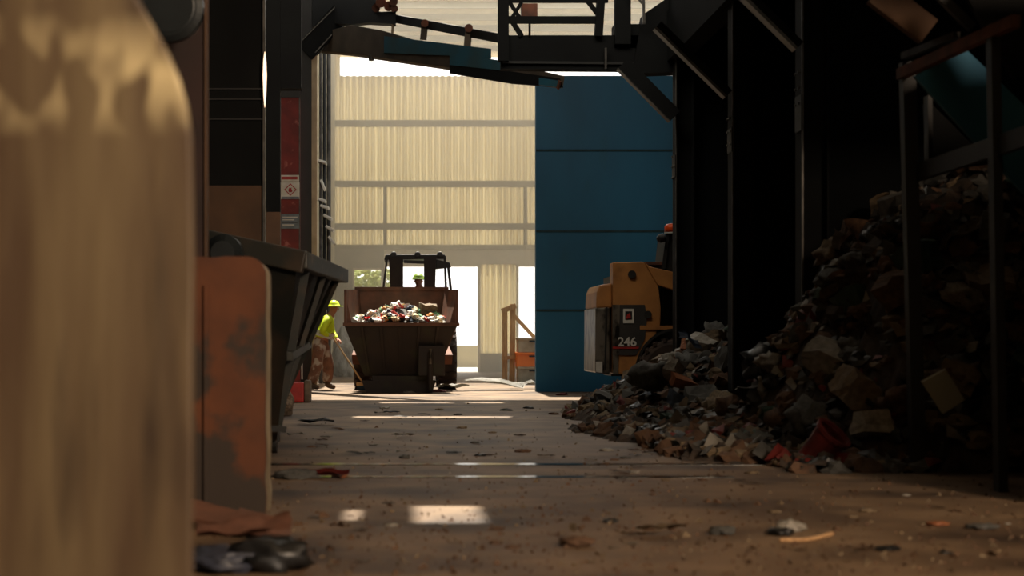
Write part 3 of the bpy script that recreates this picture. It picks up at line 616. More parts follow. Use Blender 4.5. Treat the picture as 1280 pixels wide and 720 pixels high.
# ================================================================== WOODEN TRESTLE & CRATES
t = thing('wooden_trestle', 'pale wooden trestle of two posts and a diagonal strut by the right doorway', 'trestle', P(640, 478, 35.3))
Yt = 35.3
for a, b, w_ in (((631, 386), (631, 477), .11), ((641, 380), (640, 478), .12)): MB().bar(P(*a, Yt), P(*b, Yt), .1, w_, up=(0, 1, .001)).build('post', M['wood'], t, bevel=.005)
MB().bar(P(627, 389, Yt-.06), P(645, 382, Yt-.06), .04, .11, up=(0, 1, .001)).build('top_rail', M['wood'], t)
MB().bar(P(627, 448, Yt-.06), P(645, 446, Yt-.06), .04, .08, up=(0, 1, .001)).build('lower_rail', M['wood'], t)
MB().bar(P(642, 394, Yt+.08), P(670, 424, Yt+.08), .04, .08, up=(0, 1, .001)).build('diagonal_strut', M['wood'], t)
def crate(x0, x1, y0, y1, Y, m, label, hm):
    a = P(x0, y1, Y); b = P(x1, y0, Y); a.z = max(a.z, 0); t = thing('crate', label, 'crate', (a.x, Y, a.z), 'crates stacked beside the blue wall')
    MB().box((a.x, Y, a.z), (b.x, Y+.6, b.z-.02)).build('body', m, t, bevel=.01)
    MB().box((a.x-.02, Y-.02, b.z-.05), (b.x+.02, Y+.62, b.z)).build('rim', m, t, bevel=.008)
    MB().box(((a.x+b.x)/2-.08, Y-.03, b.z-.10), ((a.x+b.x)/2+.08, Y, b.z-.07)).build('handle', hm, t)
zc = 34.9
crate(648, 684, 458.5, 480, zc, M['beige'], 'beige crate on the floor, lowest of the stack by the blue wall', M['dark'])
crate(646, 686, 440.5, 458.5, zc, M['orangecrate'], 'orange crate in the middle of the stack by the blue wall', M['dark'])
crate(648, 684, 422, 440.5, zc, M['beige'], 'beige crate on top of the stack by the blue wall', M['dark'])

# ================================================================== SKIP (left)
t = thing('waste_skip', 'large dark green tapered waste skip with thick rim at the left', 'skip', (-1.3, 15.5, 0))
c1, c2, c0 = P(373, 315, 13.6), P(424, 337, 17.6), P(240, 284, 13.75); c3 = Vector((-1.75, 17.7, 1.9))
b1, b2, b0, b3 = Vector((-1.06, 13.75, .12)), Vector((-1.34, 17.0, .12)), Vector((-1.7, 13.8, .12)), Vector((-1.75, 17.0, .12))
bm = MB(); bm.poly([c0, c1, c2, c3, b0, b1, b2, b3], [(0, 1, 5, 4), (1, 2, 6, 5), (2, 3, 7, 6), (3, 0, 4, 7), (4, 5, 6, 7)])
bmesh.ops.solidify(bm.bm, geom=bm.bm.faces[:], thickness=.04); body = bm.build('hopper', M['skip'], t)
lp = MB(); lp.bar(c1+Vector((.02, -.05, -.07)), c2+Vector((.04, .05, -.07)), .12, .15); lp.build('rim', M['skiplip'], t, bevel=.015)
MB().bar(c0+Vector((0, -.03, -.09)), c1+Vector((.06, -.03, -.09)), .10, .19).build('rim', M['skip'], t, bevel=.015)
for f in (.12, .5, .86):
    a = c1.lerp(c2, f)+Vector((.01, 0, -.14)); b = b1.lerp(b2, f)+Vector((.015, 0, .1)); MB().bar(a, b, .07, .05).build('rib', M['skip'], t)
MB().bar(c1.lerp(b1, .55)+Vector((.03, 0, 0)), c2.lerp(b2, .5)+Vector((.03, 0, 0)), .05, .07).build('side_rail', M['skiplip'], t)
for x, y in ((-1.1, 13.95), (-1.6, 13.95), (-1.35, 16.9), (-1.7, 16.9)):
    w_ = MB().cyl((x-.03, y, .11), (x+.03, y, .11), .11, n=20).build('castor', M['machineblack'], t)
    MB().box((x-.05, y-.05, .1), (x+.05, y+.05, .24)).build('castor_fork', M['dark'], w_)
MB().bar(P(335, 535, 13.55), P(358, 537, 13.55), .05, .05).build('tow_bar', M['machineblack'], t)
MB().lathe(P(278, 316, 13.3), (0, 1, 0), [(0, .10), (.05, .16), (.25, .16), (.3, .1)], 20).build('pulley', M['duct'], t)

# ================================================================== ORANGE SLAB, TAN PANEL
t = thing('orange_slab', 'worn orange painted upright slab with pale edge, in front of the green skip', 'slab', (-.95, 9.2, 0))
def rounded(x0, x1, z1, r, y, n=10, wob=.012, seed=1):
    pts = [(x0, y, 0), (x1, y, 0)]
    for k in range(1, 14):
        z = (z1-r)*k/14; pts.append((x1+wob*noise.noise(Vector((z*7, seed, 0))), y, z))
    for k in range(n+1): a = PI/2*k/n; pts.append((x1-r+r*math.cos(a), y, z1-r+r*math.sin(a)))
    for k in range(1, 8): x = x1-r+(x0-x1+r)*k/8; pts.append((x, y, z1+wob*noise.noise(Vector((x*9, seed, 3)))))
    pts.append((x0, y, z1)); return pts
slab_x = P(331, 0, 9).x
MB().prism(rounded(-1.35, slab_x, 1.46, .10, 9.0), (0, .10, 0)).build('face_plate', M['orangeslab'], t)
MB().prism(rounded(-1.35, slab_x-.006, 1.455, .10, 9.1), (0, .40, 0)).build('pale_side', M['paleedge'], t)  # side face catching light, painted in as a pale colour
bm = MB(); bm.bar((P(258, 0, 8.98).x, 8.99, .05), (P(258, 0, 8.98).x, 8.99, 1.3), .03, .02); bm.build('weld_strip', M['orangeslab'], t)

m = mat('tan_blotched_metal', (78, 60, 42), (108, 92, 66), 2.6, .55, .0, bump=.25, stretch=(2.6, 2, .35), detail=4, c3=(52, 39, 27), s3=3.2, lo3=.5, hi3=.68)
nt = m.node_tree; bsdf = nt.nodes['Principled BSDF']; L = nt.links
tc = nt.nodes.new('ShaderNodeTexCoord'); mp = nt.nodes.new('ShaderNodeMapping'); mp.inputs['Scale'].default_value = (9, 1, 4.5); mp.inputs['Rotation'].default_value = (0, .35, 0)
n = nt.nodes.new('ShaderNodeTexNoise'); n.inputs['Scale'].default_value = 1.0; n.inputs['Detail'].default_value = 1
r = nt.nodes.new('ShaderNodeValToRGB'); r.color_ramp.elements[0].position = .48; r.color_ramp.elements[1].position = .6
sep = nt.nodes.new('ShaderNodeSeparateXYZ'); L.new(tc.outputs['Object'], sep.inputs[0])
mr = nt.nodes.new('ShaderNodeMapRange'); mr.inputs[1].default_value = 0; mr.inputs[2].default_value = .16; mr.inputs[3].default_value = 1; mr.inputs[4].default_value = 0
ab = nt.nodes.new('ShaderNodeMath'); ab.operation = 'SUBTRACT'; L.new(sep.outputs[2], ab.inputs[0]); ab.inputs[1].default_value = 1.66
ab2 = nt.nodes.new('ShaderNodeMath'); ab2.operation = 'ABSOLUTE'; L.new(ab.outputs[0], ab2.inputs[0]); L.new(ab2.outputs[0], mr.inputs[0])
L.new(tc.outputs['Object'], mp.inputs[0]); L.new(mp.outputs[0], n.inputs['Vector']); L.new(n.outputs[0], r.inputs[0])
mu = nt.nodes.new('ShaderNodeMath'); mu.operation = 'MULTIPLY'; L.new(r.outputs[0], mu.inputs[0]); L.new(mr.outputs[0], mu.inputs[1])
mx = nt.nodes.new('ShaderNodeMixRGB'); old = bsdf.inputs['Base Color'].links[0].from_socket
L.new(mu.outputs[0], mx.inputs[0]); L.new(old, mx.inputs[1]); mx.inputs[2].default_value = (*lin((204, 186, 140)), 1); L.new(mx.outputs[0], bsdf.inputs['Base Color'])  # pale blotches mixed in along a band near the top
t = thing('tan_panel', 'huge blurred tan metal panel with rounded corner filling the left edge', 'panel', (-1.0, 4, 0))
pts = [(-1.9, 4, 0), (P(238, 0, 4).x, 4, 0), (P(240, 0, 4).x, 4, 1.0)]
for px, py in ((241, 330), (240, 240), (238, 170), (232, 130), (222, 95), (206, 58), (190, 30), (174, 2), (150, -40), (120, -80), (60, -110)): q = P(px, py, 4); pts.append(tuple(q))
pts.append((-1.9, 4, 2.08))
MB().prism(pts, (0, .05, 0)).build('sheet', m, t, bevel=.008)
for z in (.3, .9, 1.5): MB().box((-1.88, 4.05, z), (-.62, 4.10, z+.06)).build('back_rib', M['maroon'], t)

# ================================================================== RIGHT FRAME WITH BLUE CHUTE
t = thing('steel_frame', 'dark open steel frame at the right holding a blue chute plate', 'frame', (3.9, 11.2, 0))
pbars = [((1134, 78), (1147, 586), .10, 12.0, 'post'), ((1160, 120), (1161, 200), .035, 12.3, 'post'), ((1241, 30), (1251, 640), .06, 10.44, 'post')]
for a, b, w_, Yq, nm in pbars: 
    pa = P(*a, Yq); pb_ = P(*b, Yq); pb_.z = max(pb_.z, 0); MB().bar(pa, pb_, .1, w_, up=(0, 1, .001)).build(nm, M['dark'], t)
MB().bar(P(1125, 93, 12), P(1270, 26, 10.1), .06, .08).build('top_rail', M['rust'], t)
MB().bar(P(1147, 216, 12), P(1290, 168, 9.9), .05, .13).build('lower_rail', M['dark'], t)
MB().bar(P(1130, 70, 12), P(1196, 44, 11.2), .05, .05).build('bracket', M['edge'], t)
MB().bar(P(1095, -10, 11.6), P(1160, 40, 11.6), .08, .20, up=(0, 1, .001)).build('tan_plate', M['brownplate'], t)
MB().bar(P(1160, -20, 11), P(1215, 35, 11), .05, .06, up=(0, 1, .001)).build('rail', M['dark'], t)
MB().bar(P(1230, -40, 10.5), P(1300, 80, 10.5), .05, .4, up=(0, 1, .001)).build('diagonal_beam', M['black'], t)
MB().prism([P(*q, 11.4) for q in ((1143, 95), (1208, 62), (1300, 150), (1300, 262), (1222, 181))], (0, .04, 0)).build('chute_plate', M['chute'], t)
MB().prism([P(*q, 12.5) for q in ((1155, 130), (1165, 130), (1240, 205), (1160, 215))], (0, .04, 0)).build('gusset', M['black'], t)

# ================================================================== WASTE
def h1(x, y):
    d = math.hypot((4.7-x)/2.6, (y-20.2)/2.5); h = 1.36*(1-d) if x < 4.7 else 1.36*(1-abs(y-20.2)/2.5)
    if x > 3.66 and y < 18.75: h = -.05
    g = .30*(1-math.hypot((x-3.5)/1.55, (y-16.9)/2.1)); return max(h, g, -.05)
def h2(x, y):
    y0 = max(11.9, 13.1-(x-3.0)*1.1); xs = [(2.9, -.05), (3.18, .35), (3.32, .72), (3.72, 1.3), (4.1, 1.85), (4.5, 2.15), (6, 2.8), (9.4, 3.0)]
    f = -.05
    if x >= 2.9:
        for (a, fa), (b, fb) in zip(xs, xs[1:]):
            if a <= x <= b: f = fa+(fb-fa)*(x-a)/(b-a); break
        else: f = 3
    k = min(1, max(0, (y-y0)/1.7))**.8 * min(1, max(0, (15.6-y)/.8)); h = f*k if f > 0 else -.05
    g = .22*(1-math.hypot((x-3.15)/1.0, (y-14.6)/1.9)); return max(h, g, -.05)
WM = dict(
    white=mat('waste_white', (139, 134, 124), (111, 105, 94), 9, .6), brown=mat('waste_brown', (94, 68, 47), (68, 48, 34), 7, .9),
    grey=mat('waste_grey', (76, 75, 71), (54, 53, 50), 7, .8), black=mat('waste_black', (19, 19, 20), (28, 28, 28), 7, .4),
    red=mat('waste_red', (111, 32, 25), (81, 25, 20), 7, .6), green=mat('waste_green', (44, 68, 54), (29, 48, 39), 7, .6),
    blue=mat('waste_blue', (47, 62, 81), (32, 42, 59), 7, .6), orange=mat('waste_orange', (137, 82, 44), (111, 63, 37), 7, .7),
    tan=mat('waste_tan', (116, 99, 75), (88, 74, 56), 7, .85))
def crumple(seed, sc3=(1, 1, .6), amp=.55):
    bm = MB(); bm.ico((0, 0, 0), 1, 3, sc3, amp, seed, 2.2); bm.ico((0, 0, 0), .001, 1)
    for v in bm.bm.verts: v.co += Vector([noise.noise(v.co*4.5+Vector((k*9+seed, 0, 0)))*.16 for k in range(3)])
    return bm
def sheet(seed, w_=1, h_=.7, amp=.25, th=.03):
    bm = MB(); n = 7; pts = []; fs = []
    for i in range(n+1):
        for jj in range(n+1):
            u, v = i/n-.5, jj/n-.5; pts.append((u*w_*(1+.25*noise.noise(Vector((v*3, seed, 0)))), v*h_*(1+.25*noise.noise(Vector((u*3, seed, 5)))), amp*noise.noise(Vector((u*2.3, v*2.3, seed*2.7)))))
    for i in range(n):
        for jj in range(n): a = i*(n+1)+jj; fs.append((a, a+n+1, a+n+2, a+1))
    bm.poly(pts, fs); bmesh.ops.solidify(bm.bm, geom=bm.bm.faces[:], thickness=th); return bm
def cart(seed):
    bm = MB(); k = Random = random.Random(seed); a, b, c = 1, .5+.4*k.random(), .35+.3*k.random(); bm.box((-a/2, -b/2, -c/2), (a/2, b/2, c/2))
    bmesh.ops.subdivide_edges(bm.bm, edges=bm.bm.edges[:], cuts=2, use_grid_fill=True)
    for v in bm.bm.verts: v.co += Vector([noise.noise(v.co*2.2+Vector((q*9+seed*2, 0, 0)))*.16 for q in range(3)])
    return bm
def bottle(seed): return MB().lathe((0, 0, -.5), (0, 0, 1), [(0, .15), (.02, .19), (.2, .18), (.34, .15), (.5, .19), (.62, .19), (.78, .10), (.86, .06), (.98, .06), (1, .05)], 14)
def can(seed): return MB().lathe((0, 0, -.4), (0, 0, 1), [(0, .2), (.03, .24), (.4, .2+.03*math.sin(seed)), (.76, .24), (.8, .2)], 14)
KINDS = dict(crumpled_bag=[crumple(s).bm for s in range(6)], scrap_sheet=[sheet(s).bm for s in range(6)], crushed_carton=[cart(s).bm for s in range(5)], plastic_bottle=[bottle(0).bm], drink_can=[can(0).bm])
MESH = {}
for kname, bms in KINDS.items():
    MESH[kname] = []
    for b in bms:
        bmesh.ops.recalc_face_normals(b, faces=b.faces); me = bpy.data.meshes.new(kname); b.to_mesh(me); b.free(); me.materials.append(WM['grey'])
        for p in me.polygons: p.use_smooth = kname == 'crumpled_bag'
        MESH[kname].append(me)
WORD = dict(crumpled_bag='crumpled %s bag', scrap_sheet='%s scrap sheet', crushed_carton='crushed %s carton', plastic_bottle='%s plastic bottle', drink_can='%s drinks can')
CAT = dict(crumpled_bag='bag', scrap_sheet='scrap', crushed_carton='carton', plastic_bottle='bottle', drink_can='can')
def item(kname, col, loc, size, rot=None, label=None, group=None, scl=(1, 1, 1), vi=None):
    me = MESH[kname][vi if vi is not None else R.randrange(len(MESH[kname]))]; o = bpy.data.objects.new(kname, me); C.objects.link(o)
    o.location = loc; o.scale = [size*s_ for s_ in scl]; o.rotation_euler = rot or (R.uniform(-.6, .6), R.uniform(-.6, .6), R.uniform(0, 6.28))
    o.material_slots[0].link = 'OBJECT'; o.material_slots[0].material = WM[col] if isinstance(col, str) else col
    return tag(o, label or WORD[kname] % col, CAT[kname], group)
def heap(name, hf, x0, x1, y0, y1, label, seed, nsh, step=.07):
    bm = MB(); nx = int((x1-x0)/step); ny = int((y1-y0)/step); pts = []; fs = []
    for i in range(nx+1):
        for jj in range(ny+1):
            x = x0+(x1-x0)*i/nx; y = y0+(y1-y0)*jj/ny; h = hf(x, y)
            if h > -.04: h += .10*noise.noise(Vector((x*3, y*3, seed))) + .09*abs(noise.noise(Vector((x*9, y*9, seed))))
            pts.append((x, y, h))
    for i in range(nx):
        for jj in range(ny): a = i*(ny+1)+jj; fs.append((a, a+ny+1, a+ny+2, a+1))
    bm.poly(pts, fs); rr = random.Random(seed); k = 0
    while k < nsh:
        x = rr.uniform(x0, x1); y = rr.uniform(y0, y1); h = hf(x, y)
        if h < 0: continue
        if k % 3 == 0:
            bm.mi = rr.choice((0, 1, 1, 2, 2, 3, 4)); bm.ico((x, y, h+.02), rr.uniform(.05, .13), 2, (1, rr.uniform(.6, 1), rr.uniform(.5, .9)), .7, k, 1.8); k += 1; continue
        s_ = rr.uniform(.03, .09); bm.mi = rr.choice((0, 0, 1, 1, 2, 2, 3, 4, 5, 6)); c = Vector((x, y, h+rr.uniform(.0, .09)))
        ax = Vector((rr.uniform(-1, 1), rr.uniform(-1, 1), rr.uniform(-.6, .6))); bx_ = ax.orthogonal().normalized()*s_*rr.uniform(.4, 1); ax = ax.normalized()*s_; nn = ax.cross(bx_).normalized()*s_*rr.uniform(.15, .5)
        bm.poly([c-ax-bx_, c+ax-bx_+nn, c+ax+bx_, c-ax+bx_+nn, c-nn, c+nn*1.4], [(0, 1, 5), (1, 2, 5), (2, 3, 5), (3, 0, 5), (1, 0, 4), (2, 1, 4), (3, 2, 4), (0, 3, 4)]); k += 1
    o = bm.build(name, [M['heap'], WM['brown'], WM['grey'], WM['black'], WM['tan'], WM['white'], WM['red']]); return tag(o, label, 'rubbish', kind='stuff')
heap('rubbish_heap', h1, 1.85, 7.2, 14.9, 22.3, 'dark loose rubbish mass of the heap in front of the skid steer', 3, 2600)
heap('rubbish_heap', h2, 2.3, 9.3, 11.9, 15.4, 'tall dark loose rubbish mass of the heap behind the right steel frame', 5, 3200)
COLS = ['grey', 'grey', 'brown', 'brown', 'tan', 'black', 'white', 'green', 'blue', 'red', 'orange', 'tan', 'grey']
KN = ['crumpled_bag']*5 + ['crushed_carton']*4 + ['scrap_sheet']*4 + ['plastic_bottle', 'drink_can']
def scatter(hf, x0, x1, y0, y1, n, where, group, s0, s1, cols=COLS):
    k = 0; tries = 0
    while k < n and tries < 20000:
        tries += 1; x = R.uniform(x0, x1); y = R.uniform(y0, y1); h = hf(x, y)
        if h < .03: continue
        if R.random() > .35+.65*min(1, (y1-y)/(y1-y0)): continue
        kn = R.choice(KN); s_ = R.uniform(s0, s1)*(.6 if kn in ('crumpled_bag',) else 1.1) * (.75 if kn in ('plastic_bottle', 'drink_can') else 1)
        if h < .2: s_ *= .6
        col = R.choice(cols); item(kn, col, (x, y, h+s_*.25), s_, None, (WORD[kn] % col)+' '+where, (WORD[kn] % col)+' pieces '+where); k += 1
scatter(h1, 2.2, 3.82, 15.2, 22, 95, 'on the heap below the skid steer', 'a', .13, .36)
scatter(h1, 3.9, 4.6, 19, 22, 16, 'on the heap below the skid steer', 'a', .18, .4)
scatter(h2, 2.95, 5.4, 12, 15.3, 130, 'on the tall heap at the right', 'b', .14, .38, ['grey', 'grey', 'brown', 'brown', 'tan', 'black', 'white', 'green', 'black', 'grey'])
# named pieces in the heaps
item('crumpled_bag', 'white', (3.27, 14.2, .80), .11, label='round pale bag on the left shoulder of the tall right heap')
item('crushed_carton', 'orange', P(722+130, 478, 18.0), .28, (.5, .3, .4), 'torn orange brown carton leaning on the heap front below the skid steer')
item('crushed_carton', 'white', P(842, 462, 18.2), .26, (.2, .5, 1.2), 'crushed pale carton high on the heap front below the skid steer')
item('scrap_sheet', 'blue', P(862, 424, 19.0), .3, (.6, .5, .3), 'pale blue scrap at the crest of the heap beside the farthest column')
item('crumpled_bag', 'red', P(846, 478, 18.4), .08, label='small red bag between the two pale cartons on the heap')
item('crumpled_bag', 'grey', P(812, 470, 18.6), .22, label='big grey bag on the left slope of the heap below the skid steer')
item('crumpled_bag', 'tan', P(756, 508, 19.4), .09, label='small tan bag at the left toe of the heap by the blue wall')
item('crumpled_bag', 'black', (2.42, 15.6, .09), .12, label='shiny black bag at the front foot of the heap below the skid steer')
item('scrap_sheet', 'white', (2.05, 16.4, .04), .22, (0, 0, .3), 'thin white strip lying before the left heap toe', scl=(1.2, .3, .5))
def red_bucket():
    t = thing('red_bucket', 'dented red bucket lying at the foot of the tall right heap', 'bucket', (3.3, 12.4, .1))
    c = Vector((3.28, 12.45, .16)); MB().lathe(c, (.55, -.45, .75), [(-.16, .10), (0, .12), (.15, .145), (.15, .13), (-.1, .09)], 20).build('shell', WM['red'], t)
    MB().lathe(c, (.55, -.45, .75), [(.13, .145), (.13, .155), (.16, .155), (.16, .13), (.13, .13)], 20).build('rim', WM['red'], t)
red_bucket()
item('scrap_sheet', 'tan', (3.15, 12.05, .04), .34, (.05, .1, .4), 'tan torn strip on the floor under the red bucket', scl=(1, .35, .5))
bm = MB(); bm.prism([P(*q, 11.5) for q in ((1152, 478), (1182, 462), (1206, 500), (1178, 518))], (0, .015, .01)); tag(bm.build('pale_board', mat('pale_board', (138, 138, 126), None)), 'pale square board standing on its corner at the right steel frame', 'board')

# waste in the loader bucket
def hb(x, y): return 1.24 + .38*max(0, 1-abs(x+.03)/1.15)*max(0, min(1, (y-29.3)/.55))
bm = MB(); pts = []; fs = []; n = 26
for i in range(n+1):
    for jj in range(13):
        y = 29.36+1.1*jj/12; f = (y-29.3)/1.2; xa = A[0].x*(1-f)+bl*f+.05; xb = A[2].x*(1-f)+brx*f-.05; x = xa+(xb-xa)*i/n; pts.append((x, y, hb(x, y)-.05+.08*noise.noise(Vector((x*6, y*6, 0)))))
for i in range(n):
    for jj in range(12): a = i*13+jj; fs.append((a, a+13, a+14, a+1))
bm.poly(pts, fs); tag(bm.build('loose_waste', [WM['grey']]), 'loose grey waste filling the loader bucket', 'rubbish', kind='stuff')
bc_cols = ['white', 'white', 'white', 'grey', 'grey', 'tan', 'white', 'black', 'green', 'orange', 'red', 'blue', 'tan']
BW = dict(white=mat('bright_white', (236, 232, 222), (190, 186, 176), 12, .5), grey=mat('pale_grey', (190, 188, 180), (150, 148, 140), 12, .6), tan=mat('pale_tan', (206, 184, 146), (170, 150, 118), 12, .7), green=mat('mid_green', (90, 150, 110), (70, 120, 90), 12, .6), orange=mat('bright_orange', (220, 150, 80), (190, 120, 60), 12, .6), red=mat('bright_red', (200, 60, 50), (170, 50, 40), 12, .6))
for i in range(200):
    x = R.uniform(-.82, .84); y = 29.42+R.random()**1.3*.85; kn = R.choice(KN); col = R.choice(bc_cols); s_ = R.uniform(.06, .135)*(.6 if kn == 'crumpled_bag' else 1)
    o = item(kn, BW.get(col, col), (x, y, hb(x, y)+s_*.3), s_, None, (WORD[kn] % col)+' in the loader bucket', (WORD[kn] % col)+' pieces in the loader bucket')
item('crushed_carton', 'tan', (.52, 30.0, 1.55), .3, (.1, .1, .15), 'largest tan carton at the back of the loader bucket, right of middle')

# floor litter -------------------------------------------------------------
def fl(px, py): y = F/(py-423); return Vector(((px-500)*y/F, y, 0))
def lit(kn, col, px, py, size, label, scl=(1, 1, 1), rot=None, dz=.25, group=None, vi=None):
    p = fl(px, py); p.z = size*dz*scl[2]; return item(kn, col, p, size, rot or (0, 0, R.uniform(-.5, .5)), label, group, scl, vi)
t = thing('cardboard_sheet', 'long flat brown cardboard sheet on the floor at the foot of the orange slab', 'cardboard', fl(320, 665))
for x0, y0, x1, y1, dz in ((222, 642, 300, 662, .05), (284, 652, 368, 672, .035)):
    a, b = fl(x0, y0+8), fl(x1, y1-2); d = Vector((b.x-a.x, 0, 0)); MB().prism([Vector((a.x, a.y-.35, dz)), Vector((b.x, b.y-.28, dz-.02)), Vector((b.x-.03, b.y+.2, dz)), Vector((a.x+.05, a.y+.2, dz+.03))], (0, 0, .02)).build('flap', M['cardboard'], t)
o = lit('crumpled_bag', 'red', 305, 640, .12, 'crumpled orange red wrapper beside the foot of the orange slab', (1.1, .8, .9), dz=.5); o.material_slots[0].material = mat('wrapper_orange', (170, 72, 42), (130, 50, 34), 6, .6)
o = lit('crumpled_bag', M['bagblue'], 268, 712, .20, 'dark blue plastic bag on the floor at the bottom left', (1.2, .8, .5), dz=.4)
o = lit('crumpled_bag', 'black', 340, 712, .16, 'black torn bag with cardboard at the bottom left corner of the floor', (1.1, .8, .9), dz=.4)
o = lit('scrap_sheet', 'orange', 305, 700, .42, 'creased brown cardboard lying across the dark bags at the bottom left', (1, .5, .7), (.25, -.1, .1), dz=.55); o.material_slots[0].material = M['cardboard']
lit('crumpled_bag', 'grey', 372, 598, .10, 'grey crumpled bag on the floor beside the skip castor', (1.6, 1, .8))
lit('scrap_sheet', 'red', 408, 598, .30, 'flat red scrap on the floor near the left end of the steel rails', (1.2, .6, .7))
lit('crumpled_bag', 'orange', 424, 597, .05, 'small orange scrap next to the flat red scrap', (1.2, 1, .6))
lit('scrap_sheet', 'black', 396, 531, .42, 'flat black scrap on the floor in front of the red block', (1, .6, .5))
lit('scrap_sheet', 'blue', 490, 517, .2, 'small blue scrap on the floor at the left end of the long sunlit stripe', (1, .5, .5))
lit('scrap_sheet', 'white', 505, 547, .22, 'small white scrap in the middle of the aisle', (1, .6, .6))
lit('crumpled_bag', 'grey', 506, 573, .04, 'tiny grey lump just behind the steel rails')
lit('crumpled_bag', 'red', 703, 494, .09, 'small red lump on the floor at the foot of the blue wall', (1.2, .8, .6))
lit('scrap_sheet', 'white', 618, 488, .7, 'crumpled white plastic sheet on the floor before the crates', (1.6, 1, .9))
lit('scrap_sheet', 'white', 655, 486, .5, 'smaller white plastic sheet on the floor touching the blue wall corner', (1.2, 1, .9))
lit('scrap_sheet', 'white', 565, 489, .5, 'white sheet on the floor under the right side of the loader', (1.2, 1, .8))
lit('crumpled_bag', 'red', 548, 490, .08, 'red bag on the floor under the right side of the loader', (1.6, 1, .7))
lit('crumpled_bag', 'white', 512, 491, .06, 'white crumpled bag at the middle of the scraper edge', (1.8, 1, .7))
lit('crumpled_bag', 'brown', 721, 683, .05, 'brown lump on the near floor below the middle', (1.6, 1, .9), dz=.5)
lit('scrap_sheet', 'tan', 716, 673, .09, 'upright torn tan scrap on the near floor, beside a brown lump', (.5, .6, 1), (1.2, .2, .3), dz=.6)
lit('scrap_sheet', 'tan', 826, 669, .27, 'long pale tan strip on the near floor right of the middle', (1, .5, .6))
lit('scrap_sheet', 'brown', 790, 671, .12, 'short brown strip beside the long pale tan strip', (1, .5, .6))
lit('crumpled_bag', 'black', 763, 653, .035, 'small black lump on the near floor right of the middle', (1.2, 1, .8))
lit('crumpled_bag', 'grey', 903, 668, .05, 'grey lump on the near floor, left of the clump and stick', (1.4, 1, .8), dz=.5)
lit('crumpled_bag', 'white', 988, 664, .06, 'pale clump on the near floor at the right, above the stick', (1.2, 1, .9), dz=.5)
lit('crumpled_bag', 'black', 975, 669, .05, 'black clump touching the pale clump on the near floor', (1.4, 1, .7), dz=.5)
t_ = MB(); pz = [fl(975, 679), fl(1005, 679), fl(1022, 676), fl(1040, 671)]
for a, b in zip(pz, pz[1:]): t_.cyl(a+Vector((0, 0, .015)), b+Vector((0, 0, .015)), .011, n=8)
tag(t_.build('stick', M['wood']), 'thin pale bent stick on the near floor at the right', 'stick')
lit('crumpled_bag', 'orange', 1172, 657, .04, 'small orange scrap at the right of the near floor', (1.4, 1, .6), dz=.4)
lit('crumpled_bag', 'grey', 1228, 661, .05, 'grey scrap at the far right of the near floor', (1.6, 1, .6), dz=.4)
lit('crumpled_bag', 'black', 1110, 688, .04, 'small dark lump near the bottom right of the floor', (1.6, 1, .6), dz=.4)
lit('crumpled_bag', 'tan', 1085, 640, .035, 'small tan scrap on the floor below the red bucket', (1.4, 1, .6), dz=.4)
lit('scrap_sheet', 'white', 370, 545, .2, 'white scrap on the floor beside the skip', (1, .6, .5))
lit('scrap_sheet', 'tan', 905, 553+20, .2, 'tan scrap on the floor between the two heaps', (1, .6, .5))
# small scraps, individually
def scraps(n, px0, px1, py0, py1, s0, s1, where):
    for i in range(n):
        px = R.uniform(px0, px1); py = R.uniform(py0, py1); kn = R.choice(('crumpled_bag', 'scrap_sheet', 'scrap_sheet')); col = R.choice(('white', 'grey', 'brown', 'tan', 'black', 'brown'))
        s_ = R.uniform(s0, s1); lit(kn, col, px, py, s_*(.5 if kn == 'crumpled_bag' else 1), 'small %s scrap of litter %s' % (col, where), (1.3, 1, .6), group='small %s litter %s' % (col, where))
scraps(34, 370, 700, 510, 572, .05, .13, 'on the floor of the mid aisle')
scraps(26, 720, 960, 560, 610, .04, .10, 'on the floor before the heaps')
scraps(46, 380, 1270, 615, 716, .02, .06, 'on the near floor')
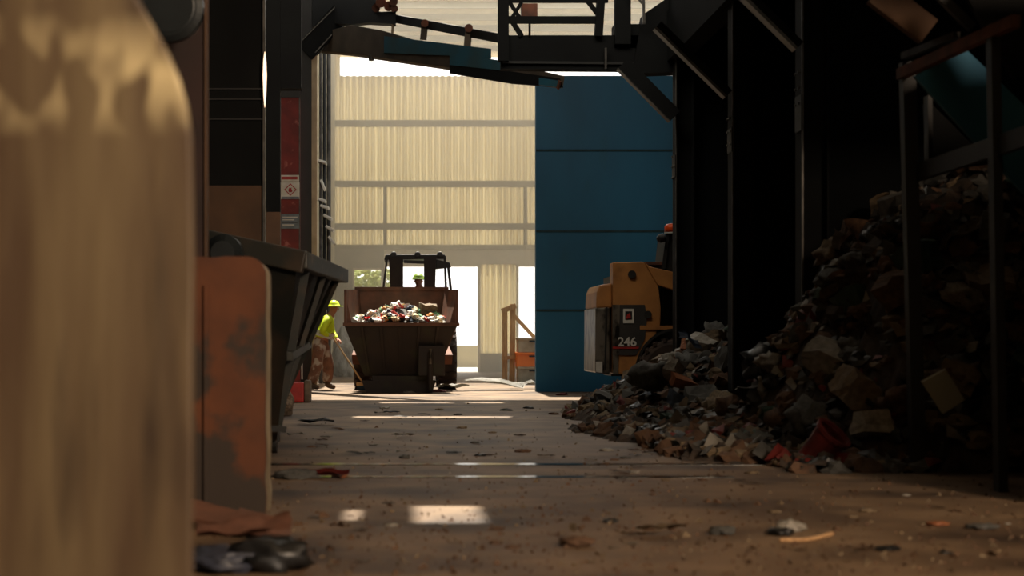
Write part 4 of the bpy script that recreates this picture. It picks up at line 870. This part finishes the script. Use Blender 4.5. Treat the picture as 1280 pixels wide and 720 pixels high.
# crumbs: too many to count
bm = MB(); rr = random.Random(21)
for i in range(2600):
    py = 505+215*rr.random()**.8; px = rr.uniform(250, 1280); p = fl(px, py)
    if p.x < -1.3: continue
    s_ = rr.uniform(.004, .014)*(1+rr.random()**6*1.2); bm.mi = rr.choice((1, 1, 1, 2) if py > 600 else (0, 0, 1, 2, 2, 3)); q = [p+Vector((rr.uniform(-1, 1)*s_*1.4, rr.uniform(-1, 1)*s_*1.6, 0)) for _ in range(3)]
    top = p+Vector((0, 0, s_*1.1)); bm.poly([*q, top], [(0, 1, 3), (1, 2, 3), (2, 0, 3)])
tag(bm.build('crumbs', [M['heap'], WM['brown'], WM['tan'], WM['white']]), 'fine grit and crumbs of rubbish strewn over the aisle floor', 'debris', kind='stuff')

# objects by the sweeper
t = thing('red_block', 'red block with pale worn end on the floor behind the skip', 'block', fl(374, 503))
Yq = 25.0
MB().box((P(352, 0, Yq).x, Yq, 0), (P(380, 0, Yq).x, Yq+.35, P(0, 478, Yq).z)).build('body', M['red'], t, bevel=.03)
MB().box((P(380, 0, Yq).x, Yq+.0, 0), (P(388, 0, Yq).x, Yq+.37, P(0, 475.5, Yq).z)).build('pale_end', M['rock'], t, bevel=.03)
tag(MB().cyl(P(377.5, 474, Yq+.3), P(377, 428, Yq+.2), .012, n=8).build('white_rod', M['white']), 'thin white rod standing on the red block', 'rod')
o = MB().ico((0, 0, 0), 1, 3, (1, 1, 1), .5, 4, 1.4).build('stone', M['rock'], loc=(0, 0, 0)); o.location = P(356, 505, 20.8); o.scale = (.13, .15, .16); tag(o, 'rough brown stone on the floor in front of the red block', 'stone')
o = MB().ico((0, 0, 0), 1, 4, (1, 1, 1), .35, 9, 1.8).build('bulk_sack', M['sack'], loc=(0, 0, 0)); o.location = (-1.42, 41.5, .52); o.scale = (.34, .4, .66); tag(o, 'big grey bulk sack standing on the floor between sweeper and loader', 'sack')
# haze of sunlit dust at the far end
hm = bpy.data.materials.new('dust_haze'); hm.use_nodes = True; nt = hm.node_tree; nt.nodes.clear(); o_ = nt.nodes.new('ShaderNodeOutputMaterial'); v = nt.nodes.new('ShaderNodeVolumeScatter')
v.inputs['Color'].default_value = (1, .93, .8, 1); v.inputs['Density'].default_value = .055; v.inputs['Anisotropy'].default_value = .35; nt.links.new(v.outputs[0], o_.inputs['Volume'])
hz = MB().box((-1.9, 36.7, .02), (9.8, 47.6, 9.2)).build('dust_haze', hm); tag(hz, 'pale sunlit dust haze filling the far end of the hall', 'haze', kind='stuff')
